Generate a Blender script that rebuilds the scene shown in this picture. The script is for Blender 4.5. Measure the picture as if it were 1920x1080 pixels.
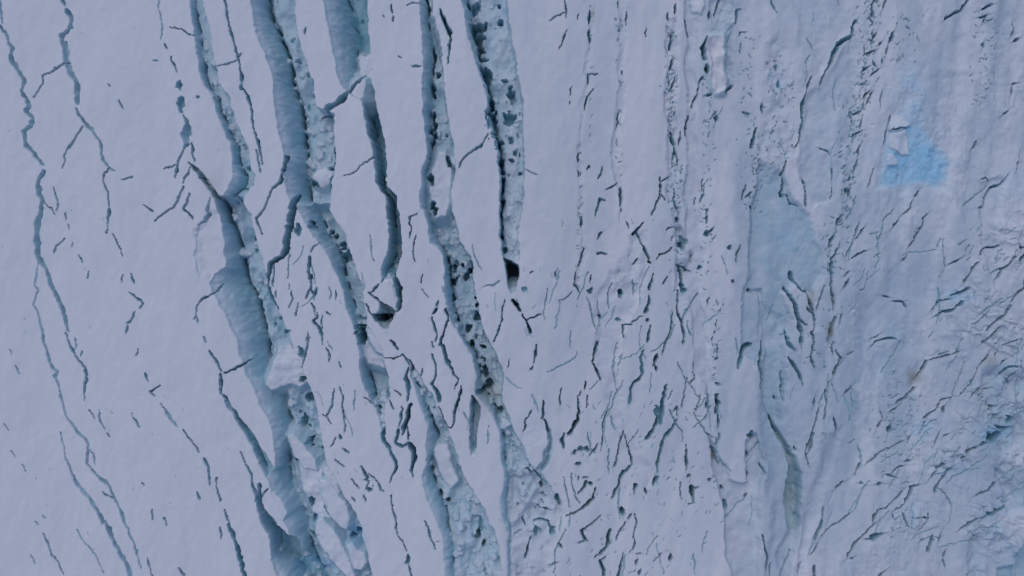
import bpy, math, random
import numpy as np

for o in list(bpy.data.objects):
    bpy.data.objects.remove(o, do_unlink=True)
S = bpy.context.scene
PX = 0.1                    # metres on the ground per survey unit (1920 units across the frame)
HC = 1663.0                 # flying height of the camera in the same units
# ---------------------------------------------------------------- camera
cam_d = bpy.data.cameras.new('drone_camera')
cam_d.sensor_width = 36.0
cam_d.lens = 36.0 * HC / 1920.0
cam_d.clip_start = 1.0
cam_d.clip_end = 5000.0
cam = bpy.data.objects.new('drone_camera', cam_d)
S.collection.objects.link(cam)
cam.location = (0, 0, HC * PX)
cam.rotation_euler = (0, 0, 0)
S.camera = cam
# ---------------------------------------------------------------- sky, sun, exposure
SUN_EL, SUN_AZ = 58.0, 328.0          # degrees; azimuth clockwise from +Y
W = bpy.data.worlds.new('World')
S.world = W
W.use_nodes = True
wn = W.node_tree.nodes
bg = wn['Background']
sky = wn.new('ShaderNodeTexSky')
sky.sky_type = 'NISHITA'
sky.sun_disc = False
sky.sun_elevation = math.radians(SUN_EL)
sky.sun_rotation = math.radians(SUN_AZ)
sky.air_density = 1.0
sky.dust_density = 2.0
sky.ozone_density = 4.0
W.node_tree.links.new(sky.outputs[0], bg.inputs[0])
bg.inputs[1].default_value = 0.0975
sl = bpy.data.lights.new('sun', 'SUN')
sl.energy = 0.45
sl.angle = math.radians(60)
sl.color = (1.0, 0.93, 0.90)
sun = bpy.data.objects.new('sun', sl)
S.collection.objects.link(sun)
sun.rotation_euler = (math.radians(90 - SUN_EL), 0, math.radians(180 - SUN_AZ))
sun.location = (0, 0, 120)
S.view_settings.view_transform = 'Standard'
S.view_settings.look = 'None'
S.view_settings.gamma = 1.0
S.view_settings.use_curve_mapping = False
S.view_settings.exposure = 0.0
S.cycles.diffuse_bounces = 6
S.cycles.max_bounces = 8

# ---------------------------------------------------------------- noise
def _grid(seed, n=256):
    return np.random.default_rng(seed).random((n, n)).astype(np.float32)
_G = {}
def vnoise(x, y, seed):
    """smooth value noise, -1..1"""
    if seed not in _G:
        _G[seed] = _grid(seed)
    g = _G[seed]
    xi = np.floor(x); yi = np.floor(y)
    fx = (x - xi).astype(np.float32); fy = (y - yi).astype(np.float32)
    fx = fx * fx * (3 - 2 * fx); fy = fy * fy * (3 - 2 * fy)
    xi = xi.astype(np.int64); yi = yi.astype(np.int64)
    x0 = xi & 255; x1 = (xi + 1) & 255; y0 = yi & 255; y1 = (yi + 1) & 255
    a = g[y0, x0]; b = g[y0, x1]; c = g[y1, x0]; d = g[y1, x1]
    return ((a + (b - a) * fx) * (1 - fy) + (c + (d - c) * fx) * fy) * 2 - 1
def fbm(x, y, seed, octs=4, gain=0.5):
    s = np.zeros(np.shape(x), np.float32); amp = 1.0
    for k in range(octs):
        s += amp * vnoise(x * 2 ** k + 17.3 * k, y * 2 ** k - 9.1 * k, seed + k)
        amp *= gain
    return s
def worley(x, y, seed):
    """distance to nearest and second nearest jittered point, and a random value of the nearest cell"""
    xi = np.floor(x).astype(np.int64); yi = np.floor(y).astype(np.int64)
    gx, gy, gv = (_grid(seed + k) for k in range(3))
    f1 = np.full(x.shape, 9.0, np.float32); f2 = f1.copy(); v = np.zeros(x.shape, np.float32)
    for dy in (-1, 0, 1):
        for dx in (-1, 0, 1):
            cx = xi + dx; cy = yi + dy
            a = gx[cy & 255, cx & 255]; b = gy[cy & 255, cx & 255]
            d = np.hypot(cx + a - x, cy + b - y).astype(np.float32)
            nearer = d < f1
            f2 = np.where(nearer, f1, np.minimum(f2, d))
            v = np.where(nearer, gv[cy & 255, cx & 255], v)
            f1 = np.where(nearer, d, f1)
    return f1, f2, v
def sstep(a, b, x):
    t = np.clip((x - a) / (b - a), 0, 1)
    return t * t * (3 - 2 * t)

# ---------------------------------------------------------------- survey grid
STEP = 1.45
def axis(n):
    core = np.arange(-45, n + 45, STEP)
    out = []; s = STEP; p = 0
    while p < 2600:
        s *= 1.035 if p < 340 else 1.2; p += s; out.append(p)
    out = np.array(out)
    return np.concatenate([core[0] - out[::-1], core, core[-1] + out])
gx = axis(1920); gy = axis(1080)
X, Y = np.meshgrid(gx, gy)
X = X.astype(np.float32); Y = Y.astype(np.float32)
NY, NX = X.shape
# natural raggedness: every outline is read through this small warp
WX = X + 1.1 * vnoise(X / 6, Y / 6, 11) * 1.25 + 2.0 * vnoise(X / 19, Y / 19, 12) + 2.5 * vnoise(X / 60, Y / 60, 13)
WY = Y + 1.1 * vnoise(X / 6, Y / 6, 14) * 1.25 + 2.0 * vnoise(X / 19, Y / 19, 15) + 2.5 * vnoise(X / 60, Y / 60, 16)
Z = np.zeros(X.shape, np.float32)          # carve, in survey units (negative = below the surface)
ID = np.zeros(X.shape, np.int32)           # which object a vertex belongs to
ICE_SHADE = np.zeros(X.shape, np.float32)        # bare ice rather than snow, plus shade painted into walls and cracks
AQUA = np.zeros(X.shape, np.float32)       # saturated blue ice
DIRT_VIGNETTE = np.zeros(X.shape, np.float32)       # silt, plus a warm vignette painted over the middle
NF = vnoise(X / 5, Y / 5, 21)
NM = fbm(X / 22, Y / 22, 22, 3)
RB1, RB2, RBV = worley(X / 15 + 0.25 * NF, Y / 19 + 0.2 * NM, 31)      # soft snow lumps
SB1, SB2, SBV = worley(X / 7 + 0.2 * NF, Y / 8, 35)                   # small broken chunks among them
CHK = sstep(0.0, 0.8, fbm(X / 45, Y / 60, 38, 2))                     # where chunks lie
RUB = 0.9 * fbm(X / 20, Y / 30, 39, 2) + 0.5 * (1 - RB1) - 0.3 + CHK * (0.35 * SBV + 0.4 * np.clip(SB2 - SB1, 0, 0.3) - 0.15)
HOLES = sstep(0.66, 0.95, fbm(X / 9, Y / 13, 41, 2)) * sstep(-0.3, 0.3, fbm(X / 50, Y / 70, 44, 2))      # ragged openings in floors

def win(x0, x1, y0, y1, pad=8):
    i0 = np.searchsorted(gx, x0 - pad); i1 = np.searchsorted(gx, x1 + pad)
    j0 = np.searchsorted(gy, y0 - pad); j1 = np.searchsorted(gy, y1 + pad)
    return (slice(j0, j1), slice(i0, i1))
def seg_dist(x, y, pts, ws, sided=False):
    """distance to a polyline divided by its local half width, plus the local half width (and the side: + is to the right / below)"""
    best = np.full(x.shape, 1e9, np.float32); bw = np.ones(x.shape, np.float32); sd = np.ones(x.shape, np.float32)
    for (ax, ay), (bx, by), wa, wb in zip(pts[:-1], pts[1:], ws[:-1], ws[1:]):
        dx, dy = bx - ax, by - ay
        L2 = dx * dx + dy * dy + 1e-9
        t = np.clip(((x - ax) * dx + (y - ay) * dy) / L2, 0, 1)
        ex = x - ax - t * dx; ey = y - ay - t * dy
        d = np.hypot(ex, ey)
        h = np.maximum(0.5 * (wa + (wb - wa) * t), 0.3)
        q = d / h
        m = q < best
        best = np.where(m, q, best); bw = np.where(m, h, bw)
        if sided:
            sg = 1.0 if dy * 1.0 - dx * 0.5 >= 0 else -1.0
            sd = np.where(m, np.sign(ex * dy - ey * dx) * sg, sd)
    return (best, bw, sd) if sided else (best, bw)
def poly_sdf(x, y, P):
    best = np.full(x.shape, 1e9, np.float32); ins = np.zeros(x.shape, bool)
    n = len(P)
    for k in range(n):
        ax, ay = P[k]; bx, by = P[(k + 1) % n]
        dx, dy = bx - ax, by - ay
        t = np.clip(((x - ax) * dx + (y - ay) * dy) / (dx * dx + dy * dy + 1e-9), 0, 1)
        best = np.minimum(best, np.hypot(x - ax - t * dx, y - ay - t * dy))
        if ay != by:
            c = ((ay > y) != (by > y)) & (x < (bx - ax) * (y - ay) / (by - ay) + ax)
            ins ^= c
    return np.where(ins, -best, best)

THINGS = {}          # id -> dict(name, label, cat, group, parts)
_next = [1]
def new_thing(name, label, cat, group=None, parts=None):
    i = _next[0]; _next[0] += 8          # room for part numbers
    THINGS[i] = dict(name=name, label=label, cat=cat, group=group, parts=parts)
    return i

# ---------------------------------------------------------------- carving tools
def deep(x, d):
    """where a point seen at x lies on a floor d below the surface"""
    return 960 + (x - 960) * (1 + d / HC)

ROWS = {}
def crevasse(rows, label, D=80, F=50, slot=25, rub=14, holes=20, ice=0.85, floor_ice=0.5, mirror=False, wall=3.0, dirt_tint=0.0,
             group='open crevasses in the glacier', tip=18, name='crevasse', dsc=None):
    """rows: y, left lip, right lip, foot of the long wall as seen"""
    i = new_thing(name, label, 'crevasse', group, ['wall', 'floor'])
    ROWS[i] = rows
    rows = [tuple(r) for r in rows]                     # a crevasse that leaves the frame runs on and closes outside it
    if rows[0][0] < 2:
        r, l_ = rows[0], 0.16 * (rows[0][1] - rows[3][1]); c_ = 0.5 * (r[1] + r[2]); h_ = 0.5 * (r[2] - r[1])
        rows = [(r[0] - 290 + k * 95, c_ + l_ * (3 - k) - h_ * (0.15 + 0.28 * k), c_ + l_ * (3 - k) + h_ * (0.15 + 0.28 * k)) for k in range(3)] + rows
    if rows[-1][0] > 1078:
        r, l_ = rows[-1], 0.5 * (rows[-1][1] - rows[-2][1]); c_ = 0.5 * (r[1] + r[2]); h_ = 0.5 * (r[2] - r[1])
        rows = rows + [(r[0] + 95 * (k + 1), c_ + l_ * (k + 1) - h_ * (0.71 - 0.28 * k), c_ + l_ * (k + 1) + h_ * (0.71 - 0.28 * k)) for k in range(3)]
    a = np.array([(r + (None,))[:4] if len(r) == 3 else r for r in rows], dtype=object)
    ys = a[:, 0].astype(float); Ls = a[:, 1].astype(float); Rs = a[:, 2].astype(float)
    if mirror:
        Fs = np.array([f if f is not None else l + 0.55 * (r - l) for _, l, r, f in a], float)
    else:
        Fs = np.array([f if f is not None else l + 0.45 * (r - l) for _, l, r, f in a], float)
    w = win(Ls.min(), Rs.max(), ys.min(), ys.max())
    x = WX[w]; y = WY[w]
    L = np.interp(y, ys, Ls); R = np.interp(y, ys, Rs)
    Fo = np.interp(y, ys, Fs)
    Fo = 960 + (Fo - 960) * (1 + 0.66 * D / HC)
    Fo = np.clip(Fo, L + wall + 1, R - wall - 1) + 1.6 * vnoise(x / 50, y / 16, 94) + 0.8 * NF[w]
    wd = np.maximum(R - L, 0.5)
    tap = np.clip(np.minimum((y - ys.min() + 0.5) / (tip if ys.min() > 2 else 150), (ys.max() - y + 0.5) / (tip if ys.max() < 1078 else 150)), 0, 1) ** 0.5
    if dsc: tap = tap * np.interp(y, [d_[0] for d_ in dsc], [d_[1] for d_ in dsc])
    Dl = 0.66 * D * np.clip(wd / 40, 0.45, 1.2) * tap
    Fl = 0.72 * F * np.clip(wd / 40, 0.45, 1.2) * tap
    fl = -1.35 * Fl + 0.8 * rub * RUB[w] - holes * HOLES[w] + 6 * vnoise(x / 22, y / 30, 93)
    if not mirror:
        t = np.clip((x - L) / np.maximum(Fo - L, 1), 0, 1)
        sl_ = -Dl * (0.05 * np.clip((x - L) / 3, 0, 1) + 0.45 * t + 0.5 * t ** 2.6) + 1.3 * NM[w] * t
        u = np.clip((x - Fo) / np.maximum(R - Fo, 1), 0, 1)
        floor = fl * sstep(0, 0.22, u) + -Dl * (1 - sstep(0, 0.22, u))
        z = np.where(x < Fo, sl_, floor)
        far = np.clip((R - x) / wall, 0, 1)
        z = z * far
        is_floor = (x >= Fo)
    else:
        t = np.clip((R - x) / np.maximum(R - Fo, 1), 0, 1)
        sl_ = -Dl * (0.05 * np.clip((R - x) / 3, 0, 1) + 0.45 * t + 0.5 * t ** 2.6) + 1.3 * NM[w] * t
        u = np.clip((Fo - x) / np.maximum(Fo - L, 1), 0, 1)
        floor = fl * sstep(0, 0.22, u) + -Dl * (1 - sstep(0, 0.22, u))
        z = np.where(x > Fo, sl_, floor)
        far = np.clip((x - L) / wall, 0, 1)
        z = z * far
        is_floor = (x <= Fo)
    q = np.abs(x - Fo) / np.maximum(2.9 + 2.0 * vnoise(y / 9, x / 30, 51), 0.8)
    z = z - 1.8 * slot * tap * np.clip(1 - q, 0, 1) * sstep(-0.55, 0.1, vnoise(y / 13, x / 40, 52))
    inside = (x > L) & (x < R) & (y > ys.min()) & (y < ys.max())
    hit = inside & (z < Z[w])
    Z[w] = np.where(hit, z, Z[w])
    ID[w] = np.where(hit, np.where(is_floor, i + 1, i), ID[w])
    ic = np.where(is_floor, floor_ice + 0.1 + 0.10 * NM[w] - 0.12 * RUB[w] + 0.3 * HOLES[w], ice * (0.38 + 0.62 * sstep(0, 0.75, t)) + 0.12 * NM[w])  # wall tint deepens from lip to foot, painting depth shade over the ice
    ICE_SHADE[w] = np.where(hit, np.clip(ic, 0, 1), ICE_SHADE[w])
    if dsc: ICE_SHADE[w] = np.where(hit & is_floor, ICE_SHADE[w] * np.clip(1.6 * tap, 0.3, 1), ICE_SHADE[w])
    if dirt_tint:
        DIRT_VIGNETTE[w] = np.where(hit, dirt_tint, DIRT_VIGNETTE[w])
    return i

CR = []             # every thin crack: id, points, width, style (for the labels)
def crack(pts, w, style='dark', label=None):
    """w: one width or a list of widths; style dark / grey / teal / soft"""
    if not isinstance(w, (list, tuple)):
        n = len(pts)
        if n == 2:
            (ax, ay), (bx, by) = pts
            pts = [(ax, ay), (ax + 0.35 * (bx - ax), ay + 0.35 * (by - ay)), (ax + 0.7 * (bx - ax), ay + 0.7 * (by - ay)), (bx, by)]
            n = 4
        ws = [w * (0.4 if k in (0, n - 1) else 1.12) for k in range(n)]
    else:
        ws = list(np.interp(np.linspace(0, 1, len(pts)), np.linspace(0, 1, len(w)), w))
    i = new_thing('crack', label, 'crack', 'cracks in the glacier surface')
    CR.append((i, pts, max(ws), style))
    ws = [max(v * 0.76, 1.4) + 0.35 for v in ws]
    px = [p[0] for p in pts]; py = [p[1] for p in pts]
    wn_ = win(min(px), max(px), min(py), max(py), 26 if px[0] > 600 else 14)
    q, h, sd = seg_dist(WX[wn_], WY[wn_], pts, ws, True)
    q = q / np.clip(1.0 + 0.45 * vnoise(X[wn_] / 11, Y[wn_] / 11, 56) + 0.2 * NF[wn_], 0.4, 1.5)
    dep = {'dark': 9 + 12 * h, 'grey': 4 + 2.6 * h, 'teal': 7 + 5.5 * h, 'soft': 1.5 + 0.5 * h}[style]
    mx = sum(px) / len(px)
    if mx > 620 and style != 'soft' and len(pts) > 2:           # in the broken ice every crack is also a little step
        a_ = min(1.0, max(0.3, (mx - 1300) / 300)) * (1.6 + 0.35 * max(ws))
        q2, h2, _s = seg_dist(WX[wn_], WY[wn_], pts, [1.0] * len(pts), True)
        dd = q2 * h2
        SCARP[wn_] += np.where(_s > 0, -a_ * np.exp(-dd / 5.5), 0.35 * a_ * np.exp(-dd / 9))
    u = np.clip(q, 0, 1) * sd
    prof = np.clip(np.minimum((u + 1) / 1.4, (1 - u) / 0.6), 0, 1) if style != 'soft' else sstep(0, 1, np.clip(1 - q, 0, 1))
    if style in ('grey', 'teal'):
        prof = np.minimum(1, prof * 1.5)
    z = -dep * prof * (0.9 + 0.3 * NM[wn_])
    hit = (q < 1) & (z < Z[wn_])
    Z[wn_] = np.where(hit, z, Z[wn_])
    ID[wn_] = np.where(hit, i, ID[wn_])
    ic = {'dark': 0.9, 'grey': 0.65, 'teal': 1.0, 'soft': 0.25}[style]  # crack insides tinted darker: bare ice, with the crack's shade painted in
    ICE_SHADE[wn_] = np.where(hit, ic, ICE_SHADE[wn_])
    return i
def pit(x, y, rx, ry, d=30, soft=False):
    i = new_thing('pit', None, 'pit', 'small pits in the snow')
    CR.append((i, [(x, y)], 2 * max(rx, ry), 'pit'))
    rx += 0.8; ry += 0.8
    w = win(x - rx, x + rx, y - ry, y + ry, 4)
    q = np.hypot((WX[w] - x) / rx, (WY[w] - y) / ry) * (1 + 0.45 * NF[w] + 0.25 * NM[w])
    k_ = 1.0 + 0.6 * sstep(-6, -20, Z[w])
    z = Z[w] - d * k_ * np.minimum(1, np.clip(1 - q, 0, 1) * (3.2 if not soft else 1.2))
    hit = (q < 1) & (z < Z[w])
    Z[w] = np.where(hit, z, Z[w]); ID[w] = np.where(hit, i, ID[w])
    ICE_SHADE[w] = np.where(hit, 0.9, ICE_SHADE[w])
    return i
def block(P, h, label, slope=1.6, tilt=(0, 0), rough=1.0, ice=0.1, name='ice_block', cat='ice block', thing=True, group=None, dome=0.0):
    """a lump of snow or ice standing on whatever is below: polygon top at height h"""
    i = new_thing(name, label, cat, group) if thing else 0
    px = [p[0] for p in P]; py = [p[1] for p in P]
    w = win(min(px), max(px), min(py), max(py), 34)
    s = poly_sdf(WX[w], WY[w], P)
    cx, cy = np.mean(px), np.mean(py)
    top = h + tilt[0] * (X[w] - cx) + tilt[1] * (Y[w] - cy) + rough * NM[w]
    z = top - slope * np.maximum(s, 0) ** 1.15 + dome * (1 - np.exp(np.minimum(s, 0) / 8))
    hit = (z > Z[w]) & (s < 30)
    Z[w] = np.where(hit, z, Z[w])
    ID[w] = np.where(hit, i, ID[w])
    if h > 0: CLEAN[w] = np.where(hit & (s < 2), 1.0, CLEAN[w])
    ICE_SHADE[w] = np.where(hit, np.where(s > 1, 0.55 if h < 0 else 0.4, ice), ICE_SHADE[w])
    return i
def sunk(P, d, edge=6.0, ice=0.0, rub=0.0, rough=1.0, holes=0.0, tiltx=0.0):
    """a lowered part of the surface itself (belongs to the glacier)"""
    px = [p[0] for p in P]; py = [p[1] for p in P]
    w = win(min(px), max(px), min(py), max(py), 10 + edge)
    s = poly_sdf(WX[w] + 7 * vnoise(X[w] / 24, Y[w] / 40, 91), WY[w] + 9 * vnoise(X[w] / 22, Y[w] / 30, 92), P)
    m = sstep(edge * 0.6, -edge, s)
    cx = np.mean(px)
    BASE[w] += -(d + tiltx * (X[w] - cx)) * m + m * (rub * RUB[w] + rough * NM[w] - holes * HOLES[w])
    FIRN[w] = np.maximum(FIRN[w], ice * m * (0.85 + 0.25 * NM[w]))
    ICE_SHADE[w] = np.maximum(ICE_SHADE[w], max(ice - 0.45, 0) * m * (0.85 + 0.25 * NM[w]))
BASE = np.zeros(X.shape, np.float32)
FIRN = np.zeros(X.shape, np.float32)        # grey blue bare ice, weathered
CLEAN = np.zeros(X.shape, np.float32)       # fresh snow caps
SCARP = np.zeros(X.shape, np.float32)
def chunks(rows, n, seed, r0=2.5, r1=7.5, y0=-50, y1=1130):
    """fallen lumps of mixed size lying on a crevasse floor (they stay part of that floor)"""
    r = random.Random(seed)
    ys = [q[0] for q in rows]; Ls = [q[1] for q in rows]; Rs = [q[2] for q in rows]
    Fs = [deep(q[3], 60) if len(q) > 3 else q[1] + 0.4 * (q[2] - q[1]) for q in rows]
    for _ in range(n):
        y = r.uniform(max(y0, ys[0]), min(y1, ys[-1])); a, b = np.interp(y, ys, Fs) - 2, np.interp(y, ys, Rs) - 3
        if b <= a: continue
        x = r.uniform(a, b); rad = r0 + (r1 - r0) * r.random() ** 2.2
        k = r.randint(5, 7); ph = r.random() * 6.28; st = r.uniform(0.7, 1.5)
        P = [(x + rad * r.uniform(0.7, 1.1) * math.cos(ph + 6.283 * t / k), y + st * rad * r.uniform(0.7, 1.1) * math.sin(ph + 6.283 * t / k)) for t in range(k)]
        w = win(x - 2 * rad, x + 2 * rad, y - 2 * rad, y + 2 * rad, 3)
        if w[0].stop - w[0].start < 2: continue
        sd = poly_sdf(X[w], Y[w], P)
        jy = min(NY - 1, np.searchsorted(gy, y)); jx = min(NX - 1, np.searchsorted(gx, x))
        base = Z[jy, jx]
        if base > -7: continue
        top = base + rad * r.uniform(0.5, 1.1) + r.gauss(0, 0.12) * (X[w] - x) + r.gauss(0, 0.12) * (Y[w] - y)
        z = np.minimum(top, -2.5) - 3.5 * np.maximum(sd, 0)
        hit = (z > Z[w]) & (sd < 4) & (ID[w] > 0)
        Z[w] = np.where(hit, z, Z[w]); ICE_SHADE[w] = np.where(hit, np.where(sd < 0, 0.3, 0.6), ICE_SHADE[w])
# ================================================================ sunk and bare zones of the surface
sunk([(370,425),(398,392),(424,400),(430,520),(398,528),(382,505)], 5, 7)                      # dropped snow block left of the twin trench
sunk([(1285,-30),(1310,-30),(1306,120),(1310,262),(1318,330),(1322,420),(1316,560),(1335,660),(1343,760),(1344,812),(1335,800),(1318,722),(1303,680),(1297,630),(1286,560),(1288,400),(1290,262),(1283,130)], 7, 5, 0.45, 3, 1.5)
sunk([(1333,812),(1350,850),(1366,900),(1405,905),(1405,820),(1420,810),(1440,870),(1430,935),(1424,1010),(1418,1110),(1374,1110),(1366,1030),(1363,960),(1350,925),(1340,880)], 14, 5, 0.5, 3, 1.2)
sunk([(1160,-30),(1173,-30),(1174,60),(1170,160),(1162,290),(1166,380),(1158,420),(1152,280),(1158,130)], 5, 4, 0.3, 2)
sunk([(1098,-30),(1113,-30),(1112,100),(1098,200),(1090,310),(1084,300),(1090,190),(1104,90)], 2.5, 4, 0.15, 1)
sunk([(1245,30),(1268,30),(1270,170),(1268,300),(1276,420),(1296,470),(1290,545),(1268,545),(1262,430),(1252,300),(1246,170)], 6, 5, 0.3, 7, 2, 10)
sunk([(1080,270),(1091,270),(1092,420),(1098,470),(1082,540),(1074,540),(1090,440),(1080,360)], 3, 3, 0.2, 2)
sunk([(1118,560),(1150,500),(1190,520),(1205,555),(1170,600),(1160,690),(1180,790),(1225,900),(1210,925),(1140,760),(1112,680),(1119,620),(1108,600)], 5, 9, 0.25, 2, 1.5)
sunk([(1180,440),(1215,430),(1218,500),(1206,545),(1150,560),(1165,500)], 5, 11, 0.3, 4, 2, 8)
sunk([(945,880),(1005,884),(1040,925),(1064,962),(1046,1010),(1030,1060),(1024,1115),(952,1115)], 8, 16, 0.45, 5, 2, 12)
# smooth bluish basin and its arms
sunk([(1480,368),(1500,388),(1524,400),(1526,432),(1536,466),(1546,510),(1530,560),(1500,535),(1478,545),(1490,600),(1478,640),(1478,720),(1468,790),(1452,800),(1432,720),(1430,640),(1424,560),(1396,540),(1404,490),(1413,430),(1411,380),(1425,300),(1470,330)], 12, 7, 0.8, 0, 1.2)
sunk([(1395,540),(1428,545),(1432,640),(1425,690),(1395,660),(1385,680),(1392,610)], 10, 5, 0.7, 2, 1.2)
sunk([(1424,560),(1470,600),(1476,760),(1500,900),(1490,1110),(1436,1110),(1450,960),(1432,800)], 8, 12, 0.6, 0, 1.0)
sunk([(1495,-30),(1598,-30),(1596,55),(1574,80),(1545,130),(1530,140),(1498,90)], 6, 12, 0.5, 0, 1.0)
sunk([(1545,150),(1600,75),(1606,130),(1596,260),(1560,380),(1530,390),(1506,330),(1498,262),(1508,190)], 6, 8, 0.55, 2, 1.4)
sunk([(1620,560),(1690,500),(1705,640),(1680,740),(1630,700)], 6, 20, 0.55, 0, 1.0)
sunk([(1755,80),(1835,60),(1840,130),(1760,120)], 3, 16, 0.4, 0, 1.0)
sunk([(1742,140),(1830,130),(1836,300),(1810,420),(1785,380),(1786,300),(1756,260)], 3, 16, 0.4, 0, 1.0)
sunk([(1842,345),(1886,335),(1874,440),(1862,550),(1838,470)], 7, 6, 0.5, 0, 1.0)
sunk([(1655,130),(1690,95),(1742,120),(1745,235),(1790,300),(1776,358),(1640,358),(1648,290)], 3, 12, 0.4, 2, 1.0)
sunk([(1650,370),(1700,365),(1690,440),(1650,420)], 3, 12, 0.4, 0, 1.0)
sunk([(1480,985),(1500,990),(1490,1110),(1452,1110),(1466,1040)], 9, 8, 0.5, 0, 1.0)
sunk([(1545,820),(1580,800),(1545,930),(1525,1000),(1500,1110),(1488,1110),(1505,985),(1530,900)], 6, 10, 0.4, 0, 1.0)
sunk([(1850,700),(1895,680),(1940,720),(1940,830),(1880,855),(1845,800)], 12, 22, 0.7, 12, 3, 16)
sunk([(1870,880),(1935,860),(1935,960),(1890,960)], 12, 12, 0.7, 8, 3, 8)
sunk([(1895,1090),(1900,1030),(1935,1000),(1935,1110)], 16, 6, 1.0, 6, 2)
sunk([(1855,1110),(1872,1070),(1900,1055),(1900,1110)], 14, 6, 1.0, 4, 2)
sunk([(1810,1100),(1830,1000),(1850,1000),(1840,1100)], 8, 12, 0.7, 4, 2)
sunk([(1440,90),(1466,60),(1494,140),(1486,290),(1462,350),(1440,340),(1430,240)], 4, 14, 0.45, 5, 2, 12)
sunk([(1345,-30),(1378,-30),(1376,160),(1330,170),(1330,20)], 9, 5, 0.6, 7, 2, 12)
sunk([(1706,690),(1735,665),(1730,715),(1708,735)], 5, 12, 0.3, 4, 2)

# ================================================================ the wide crevasses
C1 = crevasse([(-40,348,376),(0,355,381),(25,360,386,376),(50,364,392,374),(95,370,401,380),(120,376,407,392),(145,377,411,393),(160,382,415,396),(180,397,429,408),
 (200,403,432,418),(220,410,438,426),(245,418,451,432),(270,430,462,445),(300,435,467,450),(316,435,470,455),(330,440,479,462),(345,432,474,462),(358,426,466,452),(372,410,458,440)],
 'long winding crevasse with snow filled floor, left edge of the heavily broken belt', D=45, F=30, rub=6, holes=12, slot=12)
C1B = crevasse([(300,354,358),(310,358,368),(320,364,377),(330,371,386),(340,378,395),(350,386,400),(360,394,408),(372,402,420),(380,410,428)],
 'short greenish crevasse slanting into the winding one, shaped like a wedge', D=40, F=36, rub=3, holes=0, slot=18, dirt_tint=0.25, tip=12)
C1D = crevasse([(366,404,456),(380,403,455,425),(405,410,471,430),(430,416,477,448),(450,420,483,456),(480,424,492,460),(500,424,497,463),(515,402,498,465),(530,396,500,470),(545,400,501,480),(560,409,505,487),
 (580,416,518,491),(600,428,529,494),(620,434,540,497),(640,443,548,500),(660,446,554,502),(680,454,561,506),(700,460,569,512),(720,471,580,522),(740,481,586,534),(760,487,590,541),
 (780,500,593,545),(800,508,597,550),(820,512,602,553),(840,514,605,551),(860,516,609,545),(880,516,616,544),(886,493,619,545),(905,503,628,548),(925,509,640,552),(945,517,655,560),(965,525,668,569),(985,535,677,576),
 (1010,545,680,580),(1040,566,688,590),(1080,590,700,606),(1115,606,712,622)],
 'widest crevasse with a smooth blue left wall and a lumpy snow plug halfway', D=95, F=42, rub=15, holes=16, slot=24, dsc=[(360,1),(700,1),(800,0.8),(1115,0.75)])
C1C = crevasse([(735,420,424),(760,430,437),(785,441,452),(805,452,468),(830,468,486),(850,478,497),(868,486,506),(882,490,515),(892,494,512)],
 'narrow blue crevasse left of the pointed snow tongue', D=60, F=50, rub=5, holes=4, slot=10, floor_ice=0.8)
C1E = crevasse([(905,482,487),(930,480,490,485),(950,482,495,489),(972,488,512,500),(995,499,532,512),(1010,504,552,515),(1030,506,562,520),(1045,507,577,530),(1060,512,582,560),(1080,522,594,570),(1115,540,606,580)],
 'deep blue crevasse in the lower corner below the rounded snow tongue', D=75, F=65, rub=8, holes=6, slot=10, floor_ice=0.8)
C2 = crevasse([(-40,462,548,500),(0,471,555,510),(25,475,554,515),(45,478,555,525),(65,483,559,531),(90,489,562,540),(120,501,574,547),(150,510,584,550),(180,512,591,564),(200,515,594,569),(212,517,626,571),(240,523,627,573),
 (270,530,630,577),(285,535,628,579),(300,540,627,579),(325,536,625,578),(350,534,625,580),(368,536,624,584),(384,546,622,592)],
 'wide crevasse with a steel blue wall and rubble strip, second of the broad trenches', D=95, F=45, rub=9, holes=10, slot=26)
C2B = crevasse([(376,548,622,596),(395,559,621,603),(410,571,629,609),(425,580,637,615),(445,590,648,622),(455,600,652,630),(470,610,657,640),(485,619,663,644),(500,625,668,647),(515,635,672,650),(530,640,678,655),
 (545,646,683,660),(560,647,684,664),(580,650,686,672),(600,662,688,676),(618,669,690,680),(632,670,690,682)],
 'slanting blue crevasse running down from the fork of two trenches', D=80, F=50, rub=8, holes=16, slot=20)
C2C = crevasse([(572,648,684,668),(590,656,690,674),(612,664,691,680),(650,672,712,688),(670,673,717,688),(690,675,722,691),(710,679,730,697),(730,687,732,704),(745,694,731,708),(757,700,722,712),(780,709,722,716),(800,714,723,719),(816,718,726,722)],
 'rubble filled crevasse with a black slit at its lower end', D=72, F=48, rub=10, holes=16, slot=30)
C3 = crevasse([(-40,594,680,648),(0,605,686,660),(40,615,691,668),(80,621,694,668),(110,627,695,672),(140,632,697,675),(165,640,700,684),(175,652,702,690),(190,678,704,692),(200,680,706,693),(225,685,711,695),(250,690,715,702),(270,695,719,705),
 (290,700,722,708),(310,704,724,713),(340,706,726,716),(355,714,731,722),(370,726,745,732),(390,727,747,736),(410,730,751,739),(430,732,754,742),(445,732,754,742),(460,730,754,742),(475,725,754,740),(490,719,751,738),(505,716,746,730),(520,718,744,732)],
 'crevasse bent like an elbow, wide and blue above, narrowing to deep navy below', D=95, F=80, rub=5, holes=8, slot=14, floor_ice=0.85, dsc=[(-40,1),(170,1),(230,2.0),(460,1.9),(500,0.8),(530,0.7)])
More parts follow.
